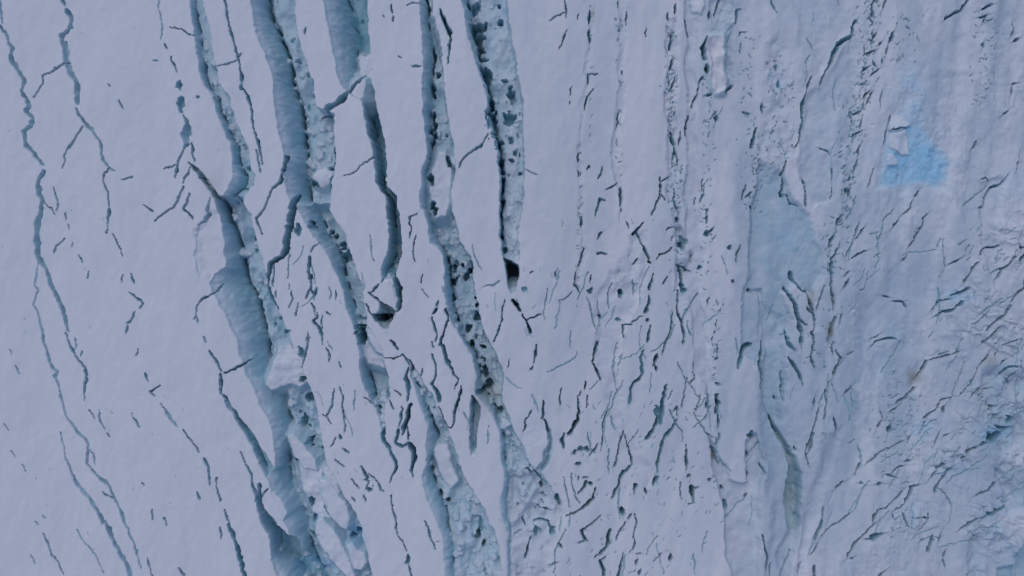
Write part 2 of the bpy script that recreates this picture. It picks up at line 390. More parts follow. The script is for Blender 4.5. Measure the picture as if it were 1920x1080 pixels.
C4 = crevasse([(-40,780,806,800),(0,784,812,803),(30,786,815,806),(50,788,817,808),(75,790,824,811),(100,791,827,813),(140,791,830,811),(180,791,835,810),(210,792,838,809),(240,795,845,809),(270,798,852,808),(300,801,857,808),
 (320,791,856,806),(345,790,847,805),(370,786,845,804),(385,789,845,805),(400,797,849,809),(420,802,857,814),(440,806,861,818),(455,808,864,826),(470,825,874,838),(485,835,885,842),(500,836,889,845),(520,832,886,846),(545,831,891,847),
 (570,834,895,849),(590,839,897,852),(610,846,902,858),(630,861,915,870),(650,877,925,884),(665,885,935,895),(685,892,942,902),(705,894,947,905),(720,891,947,908),(740,892,944,912),(755,905,943,922),(770,915,949,930),
 (785,925,956,936),(800,932,961,940),(815,936,968,945),(840,939,983,948),(860,938,994,946),(880,942,1010,950),(900,946,1021,955),(920,941,1034,952),(940,936,1056,950),(958,940,1050,953),(975,944,1040,955),(990,947,1000,957),(1010,948,966,955),(1040,948,962,955),(1080,949,961,955),(1120,952,964,958)],
 'longest crevasse through the middle, floor of lumpy snow with small black openings', D=66, F=40, rub=11, holes=26, slot=24, dsc=[(-40,1.4),(110,1.4),(160,1),(740,1),(830,0.6),(890,0.34),(960,0.16),(1120,0.14)])
C5 = crevasse([(-40,856,946,868),(0,866,952,880),(30,870,955,886),(60,875,959,890),(90,884,963,897),(120,891,970,902),(150,903,973,913),(190,911,980,922),(220,916,981,926),(240,920,981,930),(270,927,981,934),(290,931,981,937),
 (330,935,983,940),(360,936,980,941),(400,936,978,941),(440,937,973,942),(460,940,975,944),(480,942,975,947),(492,945,974,952)],
 'straight snow bridged crevasse with a chain of rounded dark holes', D=55, F=26, rub=8, holes=14, slot=22, floor_ice=0.35)
HOLE = crevasse([(486,944,951,946),(492,945,961,947),(498,947,974,949),(520,951,973,953),(538,955,971,957),(548,959,969,961)],
 'black open shaft at the lower end of the snow bridged crevasse', D=300, F=300, rub=0, holes=0, slot=0, tip=3, wall=2.0, group=None, name='shaft')
C4S = crevasse([(742,884,888),(752,882,895),(765,880,900),(780,878,901),(800,879,899),(820,880,896),(838,881,893),(850,883,890),(858,884,888)],
 'short leaf shaped navy crevasse beside the longest one', D=85, F=80, rub=3, holes=0, slot=16, tip=10)
C6 = crevasse([(676,763,768),(690,767,776),(710,771,790),(730,777,802),(745,782,812),(760,787,817),(780,794,824),(800,800,836),(820,799,846),(840,799,852),(870,798,862,811),(895,793,871,812),(910,795,880,820),(940,802,898,832),(960,810,910,838),
 (980,817,917,841),(1000,827,928,844),(1040,831,936,850),(1080,836,940,856),(1120,842,942,862)],
 'rubble choked crevasse opening towards the lower edge, left of the longest one', D=52, F=30, rub=12, holes=14, slot=18, dsc=[(-40,1),(880,1),(960,0.7),(1080,0.5)])
HOLLOW = crevasse([(564,714,718),(575,713,732),(583,711,745),(592,705,743),(600,703,738),(608,711,733),(617,719,728)],
 'small grey hollow with a black hole, below the triangular ice block', D=50, F=55, rub=3, holes=0, slot=10, tip=4, dirt_tint=0.2)
LEAF = crevasse([(806,1026,1033),(830,1025,1038),(845,1018,1037),(860,1016,1034),(870,1011,1031),(880,1004,1024),(888,1000,1012)],
 'small blue green gap beside the smooth oblong snow block', D=30, F=26, rub=2, holes=0, slot=8, mirror=True, tip=6)
C7 = crevasse([(775,1442,1446),(785,1444,1452),(800,1449,1459),(815,1455,1467),(832,1465,1478),(845,1472,1487),(860,1478,1496),(880,1482,1505),(900,1481,1509),(920,1475,1510),(940,1474,1508),(960,1476,1505),(980,1477,1502),(995,1478,1498)],
 'lone olive tinted crevasse with a smooth sloping side, among pale ice', D=48, F=46, rub=3, holes=0, slot=8, mirror=True, dirt_tint=0.14, ice=0.8)

# fallen lumps on the floors
for c_, n_, lo, hi in ((C1D, 70, 700, 1130), (C1D, 22, 390, 560), (C2, 45, 100, 370), (C2B, 26, 380, 640), (C2C, 40, 640, 820), (C3, 10, 440, 530), (C4, 150, 200, 760), (C4, 50, 760, 960), (C5, 46, -20, 490), (C6, 90, 860, 1110), (C6, 20, 700, 860), (C1, 18, 60, 370), (C1E, 16, 1000, 1110)):
    chunks(ROWS[c_], n_, c_ + n_, y0=lo, y1=hi)

# ---------------------------------------------------------------- lumps standing in and beside the crevasses
block([(495,922),(503,916),(516,926),(530,944),(537,962),(530,974),(516,972),(505,958),(498,942)], -1, 'rounded snow tongue dangling into the lower part of the widest crevasse', 2.2, tilt=(0.04,0), name='snow_tongue', cat='snow tongue')
block([(497,712),(506,692),(514,672),(520,655),(540,650),(556,662),(566,690),(574,715),(560,724),(545,720),(528,722),(505,732),(498,724)], -14,
  'lumpy snow plug bridging the widest crevasse', 1.5, rough=4, name='snow_bridge', cat='snow bridge')
block([(584,330),(590,318),(606,312),(618,322),(618,338),(606,348),(590,344)], -26, 'rounded snow lump on the floor where two trenches fork', 1.6, rough=2, name='snow_lump', cat='snow lump', dome=4)
block([(667,98),(672,91),(680,96),(693,88),(695,124),(694,144),(672,136),(668,118)], -40, 'snow ledge wedged against the elbow shaped crevasse wall', 1.8, rough=2, name='snow_ledge', cat='snow ledge')
block([(660,150),(668,142),(682,146),(680,180),(650,192),(656,176)], -16, 'tilted corner of snow beside the short crossing crack', 1.0, tilt=(-0.15,0.1), name='snow_ledge', cat='snow ledge')
block([(712,542),(718,530),(730,524),(738,534),(743,556),(744,580),(734,577),(716,566)], 1, 'triangular tilted ice block in the narrow junction', 4, tilt=(0.2,-0.1))
block([(683,548),(697,552),(714,568),(711,588),(705,594),(696,584),(688,570)], -3, 'small pale ice block beside the triangular one', 3.0, tilt=(0.1,0.1))
block([(690,622),(698,611),(712,612),(724,618),(740,650),(748,662),(735,668),(714,664),(702,656),(692,640)], -2, 'smooth snow slab leaning into the rubble filled crevasse', 2.2, tilt=(0.08,-0.04), name='snow_slab', cat='snow slab')
block([(715,674),(735,674),(750,669),(762,690),(760,712),(742,706),(726,690)], -1, 'pale snow slab below the leaning one, cut by a thin crack', 2.5, tilt=(0.06,0), name='snow_slab', cat='snow slab')
block([(672,645),(684,640),(696,652),(712,668),(716,690),(700,686),(690,682),(676,668)], -20, 'crumbling snow heap in the rubble filled crevasse', 1.3, rough=4, name='snow_lump', cat='snow lump')
block([(538,822),(548,818),(566,838),(588,862),(590,884),(570,880),(552,860)], -6, 'pale slab wedged right of the pointed snow tongue', 1.5, tilt=(0.1,-0.1), rough=2, name='snow_slab', cat='snow slab')
block([(598,905),(612,903),(628,922),(648,950),(656,975),(650,992),(638,988),(618,968),(602,940)], -3, 'oblong rounded snow block tilted between two slits', 1.7, tilt=(0.06,-0.06), rough=1.5, name='snow_block', cat='snow block', dome=2)
block([(586,978),(602,975),(618,990),(632,1010),(642,1030),(654,1058),(664,1085),(648,1085),(628,1060),(606,1032),(592,1004)], -5, 'long narrow ice ridge left of the small snow blocks', 1.8, rough=2, name='ice_ridge', cat='ice ridge')
block([(652,1026),(662,1022),(668,1036),(680,1040),(686,1060),(676,1072),(664,1070),(656,1050)], -6, 'small hook shaped snow block near the lower edge', 2, rough=2, name='snow_block', cat='snow block')
block([(560,880),(585,870),(600,885),(598,905),(600,940),(618,975),(600,972),(580,960),(566,920)], -14, 'rough ice bench beside the widest crevasse', 1.3, rough=4, name='ice_bench', cat='ice bench')
block([(605,880),(618,880),(624,895),(634,930),(640,945),(625,930)], -4, 'thin ice splinter above the oblong snow block', 1.6, rough=2, name='ice_splinter', cat='ice splinter')
block([(815,8),(824,2),(828,20),(836,50),(840,70),(838,85),(836,112),(832,110),(826,78),(818,52),(812,30)], 0, 'narrow snow splinter split from the wall of the longest crevasse', 3.5, name='snow_splinter', cat='snow splinter')
block([(1323,76),(1333,68),(1351,66),(1355,80),(1356,115),(1360,150),(1357,170),(1347,175),(1337,167),(1331,140),(1326,112),(1321,90)], 13, 'upright white snow block with a grey blue side, beside a short dark gap', 0.9, tilt=(0.02,0), rough=0.5, ice=0.0, name='snow_block', cat='snow block')
block([(1298,-20),(1320,-20),(1319,10),(1314,25),(1300,20)], 6, 'bright snow cap above the upright white block', 1.3, name='snow_block', cat='snow block')
block([(1350,40),(1360,15),(1372,5),(1376,40),(1360,55),(1355,62)], 5, 'leaning ice slab over the upright white block', 1.2, name='ice_block', cat='ice block', ice=0.4)
block([(1672,222),(1682,216),(1694,220),(1706,235),(1692,244),(1670,244)], 6, 'upper wedge of white snow on the bright blue patch', 4.0, name='snow_block', cat='snow block')
block([(1672,252),(1700,246),(1702,292),(1690,290),(1666,276)], 6, 'larger square white snow block on the bright blue patch', 4.0, name='snow_block', cat='snow block')
block([(1663,290),(1670,290),(1683,305),(1678,312),(1662,312)], 6, 'smallest white snow block on the bright blue patch', 4.0, name='snow_block', cat='snow block')
block([(958,549),(966,546),(970,553),(968,562),(960,560)], -1, 'snow clump just below the black shaft', 1.6, rough=2, name='snow_lump', cat='snow lump')
block([(862,873),(855,845),(848,812),(856,806),(876,806),(877,832),(880,850),(870,862)], -1, 'pointed snow wedge between the leaf shaped crevasse and rubble', 2.5, name='snow_wedge', cat='snow wedge')
block([(978,815),(1000,800),(1026,812),(1024,838),(1016,850),(1016,866),(1003,878),(992,868)], 1, 'smooth oblong snow block above the rubble of the longest crevasse', 2, tilt=(0.02,0), name='snow_block', cat='snow block')
block([(880,858),(888,853),(898,866),(904,885),(912,905),(913,930),(906,944),(894,930),(884,900)], -2, 'cracked snow slab at the tail of the leaf shaped crevasse', 1.7, tilt=(0.05,0), name='snow_slab', cat='snow slab')
block([(814,848),(822,835),(838,840),(845,870),(852,895),(858,905),(846,918),(834,905),(820,880)], -16, 'flat snow slab lying in the rubble choked crevasse', 2.0, rough=2, name='snow_slab', cat='snow slab')
block([(822,285),(836,280),(846,300),(842,340),(840,380),(834,402),(818,405),(808,372),(806,340)], -16, 'flat snow floor slab in the longest crevasse', 1.3, rough=2, name='snow_slab', cat='snow slab')
# ================================================================ thin cracks, traced from left to right
K = crack
K([(-2,-10),(2,10),(5,30),(4,45)], 5, 'grey', 'short grey crack in the uppermost left corner')
K([(2,50),(10,62),(18,80),(24,90),(22,105),(30,122),(37,138),(45,152),(40,163),(37,176),(46,188),(52,200),(47,208),(54,215),(60,222),(55,235),(42,245),(44,262),(48,272),(58,285),(70,300),(79,308)], [7,9,10,8,11,10,10,8], 'grey',
  'zigzag grey crack at the far left, ending at a narrow snow bridge')
K([(80,322),(72,335),(70,348),(73,362),(80,375),(77,385),(75,400),(69,415),(66,430),(68,450),(70,475),(75,490),(84,505),(90,520),(98,540),(105,555),(114,575),(117,588),(125,610),(127,620)], [11,12,12,13,12,9,10,8], 'grey',
  'broad grey crack at the far left, continuing below the narrow snow bridge')
K([(123,624),(125,635),(130,648),(140,665),(150,680),(158,690),(160,710),(158,730),(158,750)], [4,4,6,6,3], 'dark', 'thin dark tail below the broad grey crack at far left')
K([(72,492),(66,515),(63,535),(67,545),(61,572),(63,577),(70,595),(76,615),(82,640),(90,665),(94,680),(100,692),(107,700),(101,708),(105,715),(112,735),(115,755),(120,775),(128,790),(140,805),(150,815),(157,822),(164,835),(163,850),(162,870),(170,878),(185,893),(200,908),(210,920),(215,935),(225,950),(232,970),(240,990),(250,1010),(258,1030),(265,1055),(268,1065)],
  [3,3,4,4,7,7,7,5,5,7,5,5,7,6,6,5,4], 'grey', 'very long thin crack down the left snowfield, from grey bend to bottom edge')
K([(167,845),(174,855),(179,872)], 3, 'grey', 'little loop beside the very long thin crack'); K([(193,923),(200,928),(213,935)], 3.5, 'dark', 'short spur crossing the very long thin crack')
K([(111,812),(116,835),(122,862),(130,875),(140,900),(150,915),(165,935),(180,955),(190,972),(200,990),(210,1010),(225,1035),(235,1050),(247,1075),(256,1095)], [3,4,5,7,8,11,12,10,10], 'grey', 'long diagonal crack in the lower left, widening towards the bottom edge')
K([(278,1045),(283,1060),(292,1085)], 4, 'dark'); K([(335,1065),(347,1085)], 4, 'dark')
for p in ([(80,965),(85,972)],[(142,993),(155,1015),(170,1032),(185,1055),(195,1075)],[(65,975),(72,985)],[(79,998),(86,1010),(90,1025),(97,1042),(106,1053),(118,1078)],[(20,850),(28,860)],[(40,870),(48,885)],[(58,1040),(66,1055)],[(5,795),(15,808)],[(18,655),(22,665)],[(30,683),(38,705)]):
    K(p, 2.6, 'dark' if p[0][0] == 79 else 'grey')
K([(114,-12),(120,0),(125,10)], 9, 'grey')
K([(126,18),(134,35),(130,52),(116,68),(120,85),(126,100),(128,115),(130,120),(135,132),(142,150),(147,170),(148,185),(147,196)], [9,12,14,12,12,10,12,13,10], 'grey', 'stout crooked crack near the upper left, with a side branch')
K([(145,204),(150,215),(160,228),(168,237),(176,246),(184,258),(190,272),(190,285),(194,300),(203,310),(212,318)], [7,9,9,6,8,7,5,3], 'grey', 'tapering lower half of the stout crooked crack at upper left')
K([(203,314),(195,325),(192,338),(198,352),(202,362),(206,385),(205,400),(202,415),(204,428),(201,440)], [3,5,3,4,5,4,3], 'dark', 'thin wiggly tail of the stout crooked crack')
K([(128,116),(115,123),(98,134),(81,144),(79,155),(72,170),(60,183)], [5,5,4,3,3], 'dark', 'bent side branch running left from the stout crooked crack')
K([(160,236),(150,248),(140,262),(130,275),(122,290),(118,318)], 3, 'dark')
for p in ([(212,440),(222,455),(229,480)],[(233,515),(229,530)],[(245,513),(252,530)],[(243,545),(258,558),(267,570),(262,578)],[(252,585),(245,597),(236,607)],[(238,611),(236,625)],[(262,655),(258,668)],[(274,700),(278,714)],[(302,721),(280,732),(290,741)]):
    K(p, 3.4, 'dark')
K([(300,755),(310,765),(318,778),(330,795),(334,800)], [3,5,7,3], 'grey')
K([(345,805),(355,818),(367,833),(376,848)], [5,3,3], 'dark'); K([(385,860),(392,875),(393,890),(394,910)], [4,6,3], 'dark'); K([(407,890),(405,910),(411,930),(414,938)], [3,4,6], 'dark')
K([(421,955),(425,968),(430,985)], 5, 'dark'); K([(427,985),(436,1005),(444,1030),(451,1050),(462,1085)], [5,12,12,10], 'teal', 'blue green gash near the bottom edge, left of the widest crevasse')
K([(412,990),(416,1010)], 4, 'dark'); K([(370,920),(377,935)], 4, 'dark'); K([(453,850),(465,880),(470,900),(478,920),(480,938)], [3,4,6,5], 'dark', 'slender dark crack beside the narrow blue crevasse')
for p in ([(101,348),(103,362),(110,378),(105,395)],[(83,380),(95,388),(101,400)],[(121,398),(121,412)],[(125,422),(126,430)],[(133,455),(134,462)],[(148,478),(157,492)],[(165,508),(165,520)],[(120,447),(106,460),(99,475)],[(232,337),(250,330)],[(170,770),(180,785)],[(188,770),(190,790),(196,805)],[(247,773),(255,788),(262,802)],[(140,632),(141,655)],[(154,658),(153,668)],[(207,160),(210,165)],[(224,192),(230,205)],[(285,955),(286,975)],[(308,970),(315,985)],[(265,903),(270,908)],[(201,815),(204,822)],[(272,385),(288,398)]):
    K(p, 2.5, 'dark')
# chain that starts at the top edge near x 300
K([(302,-8),(302,20),(306,35),(306,58),(305,75)], 2.5, 'grey'); K([(312,84),(318,95)], 4, 'dark'); K([(325,110),(326,118),(332,128),(335,138)], 3, 'dark')
pit(336,161,6,9,16); pit(338,196,6,11,16)
K([(343,214),(348,226),(349,240),(347,258),(350,270)], [4,11,20,18,14], 'grey', 'spindle shaped dark pocket heading a fan of cracks')
K([(348,270),(341,285),(336,300),(333,315),(329,332)], [6,4,6,4], 'dark'); K([(331,307),(318,311),(307,315)], 3, 'dark'); K([(360,268),(364,280),(367,300)], 5, 'dark')
K([(357,312),(352,325),(344,335),(341,345)], 4, 'dark'); K([(342,352),(334,372),(324,390),(313,400),(303,408),(295,415)], [6,5,4,3], 'dark', 'curved crack of the fan sweeping down to the left')
K([(353,362),(350,380),(344,392),(352,400),(361,410)], 5, 'dark'); K([(394,370),(390,385),(387,396)], [3,8], 'grey'); K([(390,402),(384,413),(371,421)], [10,9,3], 'grey')
K([(376,520),(372,505),(369,470),(370,440),(373,420)], [6,9,6], 'soft')
K([(318,52),(340,59),(355,68),(368,71)], 2.8, 'dark'); K([(290,115),(298,114)], 2.4, 'dark'); pit(371,181,3,3,10)
# the thin long crack right of the winding crevasse
K([(419,-8),(424,20),(428,40),(433,60),(437,75),(442,92),(448,110),(450,120),(453,140),(451,165),(460,175),(470,195),(472,215),(475,240),(478,255),(485,270),(490,295),(492,310)], [3,5,6,3,4,6,4,6,4,5,6,3], 'dark',
  'long dark hairline between the winding crevasse and the steel blue one')
K([(410,124),(430,119),(448,114)], 3, 'dark'); K([(454,100),(446,112)], 2.5, 'dark'); K([(479,280),(483,300),(487,322)], [2,6,3], 'dark')
K([(540,295),(534,318),(528,338),(520,348),(508,354),(503,370),(495,392),(485,408),(482,413),(489,428),(492,440)], [9,11,8,5,5,6,5,3], 'dark', 'ragged crack stepping left from the steel blue crevasse')
K([(552,368),(546,395),(543,430),(538,460),(530,478),(518,486),(507,494),(503,510),(502,528),(505,548),(512,566),(520,582)], [15,18,17,17,14,10,9,10,9,9,5], 'dark', 'deep curved blue fissure splitting off at the fork of two trenches')
K([(424,697),(440,692),(457,682),(470,672),(482,664)], [4,6,4,3], 'dark', 'curved dark crack cutting into the smooth blue wall'); K([(362,598),(368,575),(378,562),(395,553),(405,545),(416,532)], [3,4,4,5], 'dark', 'bent dark crack ending at the widest crevasse, near its upper part')
K([(383,630),(388,642)], 5, 'grey'); K([(394,658),(403,670),(412,685),(418,694)], [4,6,4], 'dark'); K([(418,700),(416,715),(417,735)], [9,12,6], 'dark', 'short black gash where three thin cracks meet'); K([(367,592),(370,605)], 3, 'dark')
K([(425,750),(435,768),(446,784),(454,798)], [5,9,9], 'grey')
K([(502,915),(494,924),(490,932)], 4, 'dark')
# crossing cracks of the elbow crevasse
K([(594,212),(606,207),(622,199),(640,186),(652,174),(660,158),(670,146),(680,133)], [12,14,12,13,12,10,8], 'dark', 'dark cross crack stepping up between two broad trenches')
K([(703,293),(692,300),(680,308),(668,320),(660,325),(645,331)], [4,4,3,2.5], 'dark', 'short crack slanting off the navy part of the elbow crevasse')
K([(737,512),(743,524),(749,540),(751,562),(748,582)], [9,13,13,9], 'dark', 'dark curved slot right of the triangular ice block')
K([(727,498),(722,515),(717,528)], 4, 'dark'); K([(712,533),(704,541),(695,548)], 3.5, 'dark')
pit(714,598,11,8,60)
K([(745,583),(730,575),(716,567),(704,557),(694,549)], [3,4,4,3], 'dark', 'straight dark seam between the triangular ice block and its small neighbour')
K([(688,572),(695,584),(704,595)], 4, 'dark')
pit(676,630,8,16,40)
# cluster of fine cracks between the widest and the slanting crevasse
K([(602,455),(590,462),(585,475)], 2.5, 'dark'); K([(583,483),(579,500),(578,512),(584,525),(582,540),(590,549),(588,562)], [6,8,5,4,4], 'dark', 'stubby dark crack at the head of a cluster of fine cracks')
for p, wd in (([(583,566),(587,577),(585,590)],5),([(592,583),(591,595),(587,602),(598,617),(603,630),(605,645)],5),([(604,590),(602,605),(603,618)],3),([(613,652),(619,665),(618,678)],3),([(620,590),(612,583)],2.5),([(544,475),(543,495),(538,520)],2.5),([(542,530),(541,540)],2.5),([(514,490),(513,510),(512,535)],4),([(515,543),(517,558)],3),([(545,545),(547,560),(541,578)],3),([(558,570),(553,590),(555,597)],3),([(577,625),(576,640)],3),([(581,632),(578,650),(572,670),(568,692)],3.2),([(636,680),(640,690)],3),([(626,730),(623,750),(617,770),(610,783),(603,778)],3),([(610,783),(620,797)],3),([(637,727),(642,742),(642,765),(644,780),(645,812)],3.4),([(630,545),(629,560)],3),([(580,540),(573,558)],3),([(594,535),(592,550)],4)):
    K(p, wd, 'dark')
K([(514,575),(518,590),(523,600)], [3,7], 'dark')
for p, wd in (([(635,815),(640,825)],6),([(627,822),(626,830),(620,838)],3),([(645,843),(656,853)],3.5),([(628,863),(643,878)],2.6),([(655,900),(670,915)],2.6),([(676,876),(685,895),(688,908)],7),([(680,902),(690,903)],3),([(688,908),(686,918)],3),([(690,890),(705,905),(712,918),(718,922)],2.6),([(681,930),(685,940)],3),([(590,938),(603,955),(615,970)],4),([(658,930),(665,940)],2.4)):
    K(p, wd, 'dark')
pit(691,919,4,4,20)
K([(733,930),(732,945),(735,955),(742,978),(741,990),(745,1005),(750,1010),(757,1020),(763,1035)], [3,3.5,3,3], 'dark', 'wiggly hairline down the snow rib left of the rubble choked crevasse'); pit(765,1050,3.5,7,24); K([(766,1058),(768,1070),(775,1088)], 3, 'dark')
K([(793,977),(802,995),(812,1015),(818,1030)], 2.4, 'dark'); K([(816,1014),(826,1014)], 2.4, 'dark')
# fork below the black slit
K([(718,812),(720,828),(730,840),(737,855),(742,870),(741,885),(733,898),(731,908)], [8,8,8,9,8,5,3], 'teal', 'winding blue crack below the black slit, left arm of a fork')
K([(746,805),(743,832),(757,838),(770,831)], [7,8,7,6], 'teal', 'hooked blue crack round the top of a snow pillar')
K([(769,830),(775,840),(780,856),(775,870),(773,885),(775,896)], [9,15,14,8,5,3], 'dark', 'black gash right of the snow pillar, curved like a fang')
K([(770,758),(764,770),(761,785),(757,800),(755,815)], [9,13,14,11,5], 'dark', 'black wedge shaped gap between two snow ribs')
K([(748,800),(752,780),(754,762)], 4, 'dark'); K([(762,800),(768,825)], 4, 'dark')
K([(764,690),(762,710),(765,730),(763,752)], 8, 'teal')
K([(730,637),(736,645),(743,655)], [4,7,4], 'dark'); K([(715,671),(733,671),(750,666)], 3.6, 'dark'); K([(750,666),(758,676),(764,686)], 3.6, 'dark'); K([(733,750),(741,769)], 3, 'dark'); K([(740,732),(752,743)], 2.5, 'dark'); K([(685,745),(700,757)], 2.4, 'dark')
# cracks between elbow and longest crevasse
K([(783,398),(770,406),(769,418),(772,430),(768,446)], 3.4, 'dark'); K([(782,442),(777,460),(779,490)], 3.4, 'dark'); K([(792,515),(792,532)], 3, 'dark'); K([(811,588),(818,577)], 7, 'dark'); K([(817,573),(821,563)], 3, 'dark')
K([(809,596),(814,615),(818,625),(817,640)], 4, 'dark'); K([(833,580),(838,600),(835,618),(828,632),(827,645),(833,655),(842,675),(850,695),(860,712)], [4,5,5,8,5,8,6,4], 'dark', 'sinuous dark crack left of the longest crevasse, from its upper bend to mid rib')
K([(860,712),(851,725),(850,730)], 4, 'dark'); K([(866,724),(860,745),(855,760),(852,780),(850,795),(845,803),(838,800)], [5,7,5,4,3], 'dark', 'curved crack below the sinuous one, hooked at its foot')
K([(809,665),(815,678),(819,695),(817,712),(810,722),(818,735),(822,752)], [4,5,4,6,10,7], 'teal', 'Y shaped crack with a blue lower end, left of the sinuous one'); K([(792,693),(789,707)], 2.4, 'dark'); K([(822,763),(830,785),(838,800)], 3, 'dark'); K([(815,652),(809,640)], 2.4, 'dark')
K([(945,562),(939,585),(939,605),(932,625),(926,643)], 3, 'dark', 'faint curved hairline right of the longest crevasse, beside its middle'); K([(957,672),(952,690)], 2.6, 'dark')
K([(788,121),(772,119)], 3, 'dark'); K([(806,109),(796,113)], 3, 'dark'); K([(761,10),(772,5),(785,4)], 2.6, 'dark'); K([(730,5),(735,22)], 4, 'dark'); K([(737,28),(738,40)], 4, 'dark'); K([(718,27),(722,33)], 3, 'grey'); K([(746,102),(752,107)], 3.4, 'dark')
K([(575,50),(572,64)], 5, 'dark'); K([(827,18),(833,40),(842,65),(844,75)], [5,9,9,6], 'dark', 'dark slit behind the narrow snow splinter'); K([(843,75),(840,90),(839,118)], [6,4,3], 'dark')
K([(912,250),(905,270),(880,285),(868,300),(862,312)], [3,3,2.5], 'dark', 'fine slanting hairline between the longest crevasse and the hole chain'); K([(938,525),(925,532),(905,540)], 4, 'grey')
# holes in the bridge of the straight crevasse
pit(896,45,13,9,26); pit(899,63,10,11,20); pit(900,85,9,7,22); pit(905,104,8,4,18); pit(912,138,9,16,26); pit(919,190,6,14,26); pit(921,222,7,22,26); pit(925,250,5,9,24); pit(938,33,6,7,18); pit(936,3,4,5,16); pit(888,8,7,9,18); pit(955,218,10,13,20); pit(947,146,5,3,12); pit(955,157,4,4,12); pit(958,172,4,12,20); pit(938,262,5,5,14); pit(930,268,4,9,16); pit(955,262,4,5,12)
for yy, xx in ((300,939),(318,938),(335,939),(352,940),(378,939),(400,939),(425,940),(445,941),(470,948)): pit(xx+2, yy, 3, 5, 20)
pit(957,297,5,3,14); pit(966,283,4,4,12); pit(973,321,2.6,3,12)
# openings along the longest crevasse
for xx, yy, rx, ry in ((817,130,5,6),(814,160,3,5),(812,172,4,6),(811,210,4,10),(813,232,4,6),(814,245,6,8),(811,258,5,6),(842,297,4,10),(808,335,6,14),(811,385,6,8),(815,395,5,8),(850,502,5,8),(848,526,8,6),(872,518,8,6),(866,497,4,4),(879,505,3,4),(849,560,3,5),(890,559,4,3),(889,575,4,4),(891,595,8,11),(874,618,7,7),(884,645,5,7),(907,652,7,4),(912,702,6,9),(917,724,7,12),(938,773,5,8),(899,738,7,6),(840,942,5,7),(826,930,4,5),(895,1005,6,6),(905,1022,4,6)):
    pit(xx, yy, rx * 0.72, ry * 0.9, 26)
for xx, yy, rx, ry in ((563,795,7,9),(566,660,5,8),(543,625,4,5),(572,750,9,9),(565,712,6,5),(580,520+0,3,4),(560,430,6,9),(470,345,5,9),(465,445,4,4),(585,420,4,6),(612,432,3,4),(622,440,3,4),(635,458,7,6),(642,478,6,9),(612,313,4,4),(620,285,3,12),(620,340,3,10),(583,340,8,6),(577,945,4,5),(585,980,4,7),(583,1015,9,5),(660,1012,8,7),(668,1000,5,6),(552,868,8,4),(575,832,6,5),(600,845,5,4)):
    pit(xx, yy, rx, ry, 20)
# crack that follows the black shaft
K([(962,562),(968,572),(975,584)], [8,12,6], 'dark', 'black splinter hole below the snow clump'); K([(980,592),(986,602),(990,613),(996,622)], [4,6,9], 'dark', 'dark fork below the black splinter hole'); K([(987,602),(1000,594),(1010,589),(1018,587)], 3, 'dark'); K([(985,618),(992,628),(1002,636)], 12, 'soft')
K([(1006,645),(1003,665),(1001,680)], [3,6,3], 'dark'); K([(1000,687),(996,693)], 4, 'dark'); pit(984,542,4,4,10)
K([(1027,540),(1026,560),(1022,585),(1026,600)], 2.4, 'grey'); K([(985,318),(998,323),(1008,327)], 2.6, 'grey')
K([(996,512),(1002,509)], 2.4, 'dark'); K([(1043,510),(1042,520)], 2.4, 'dark')
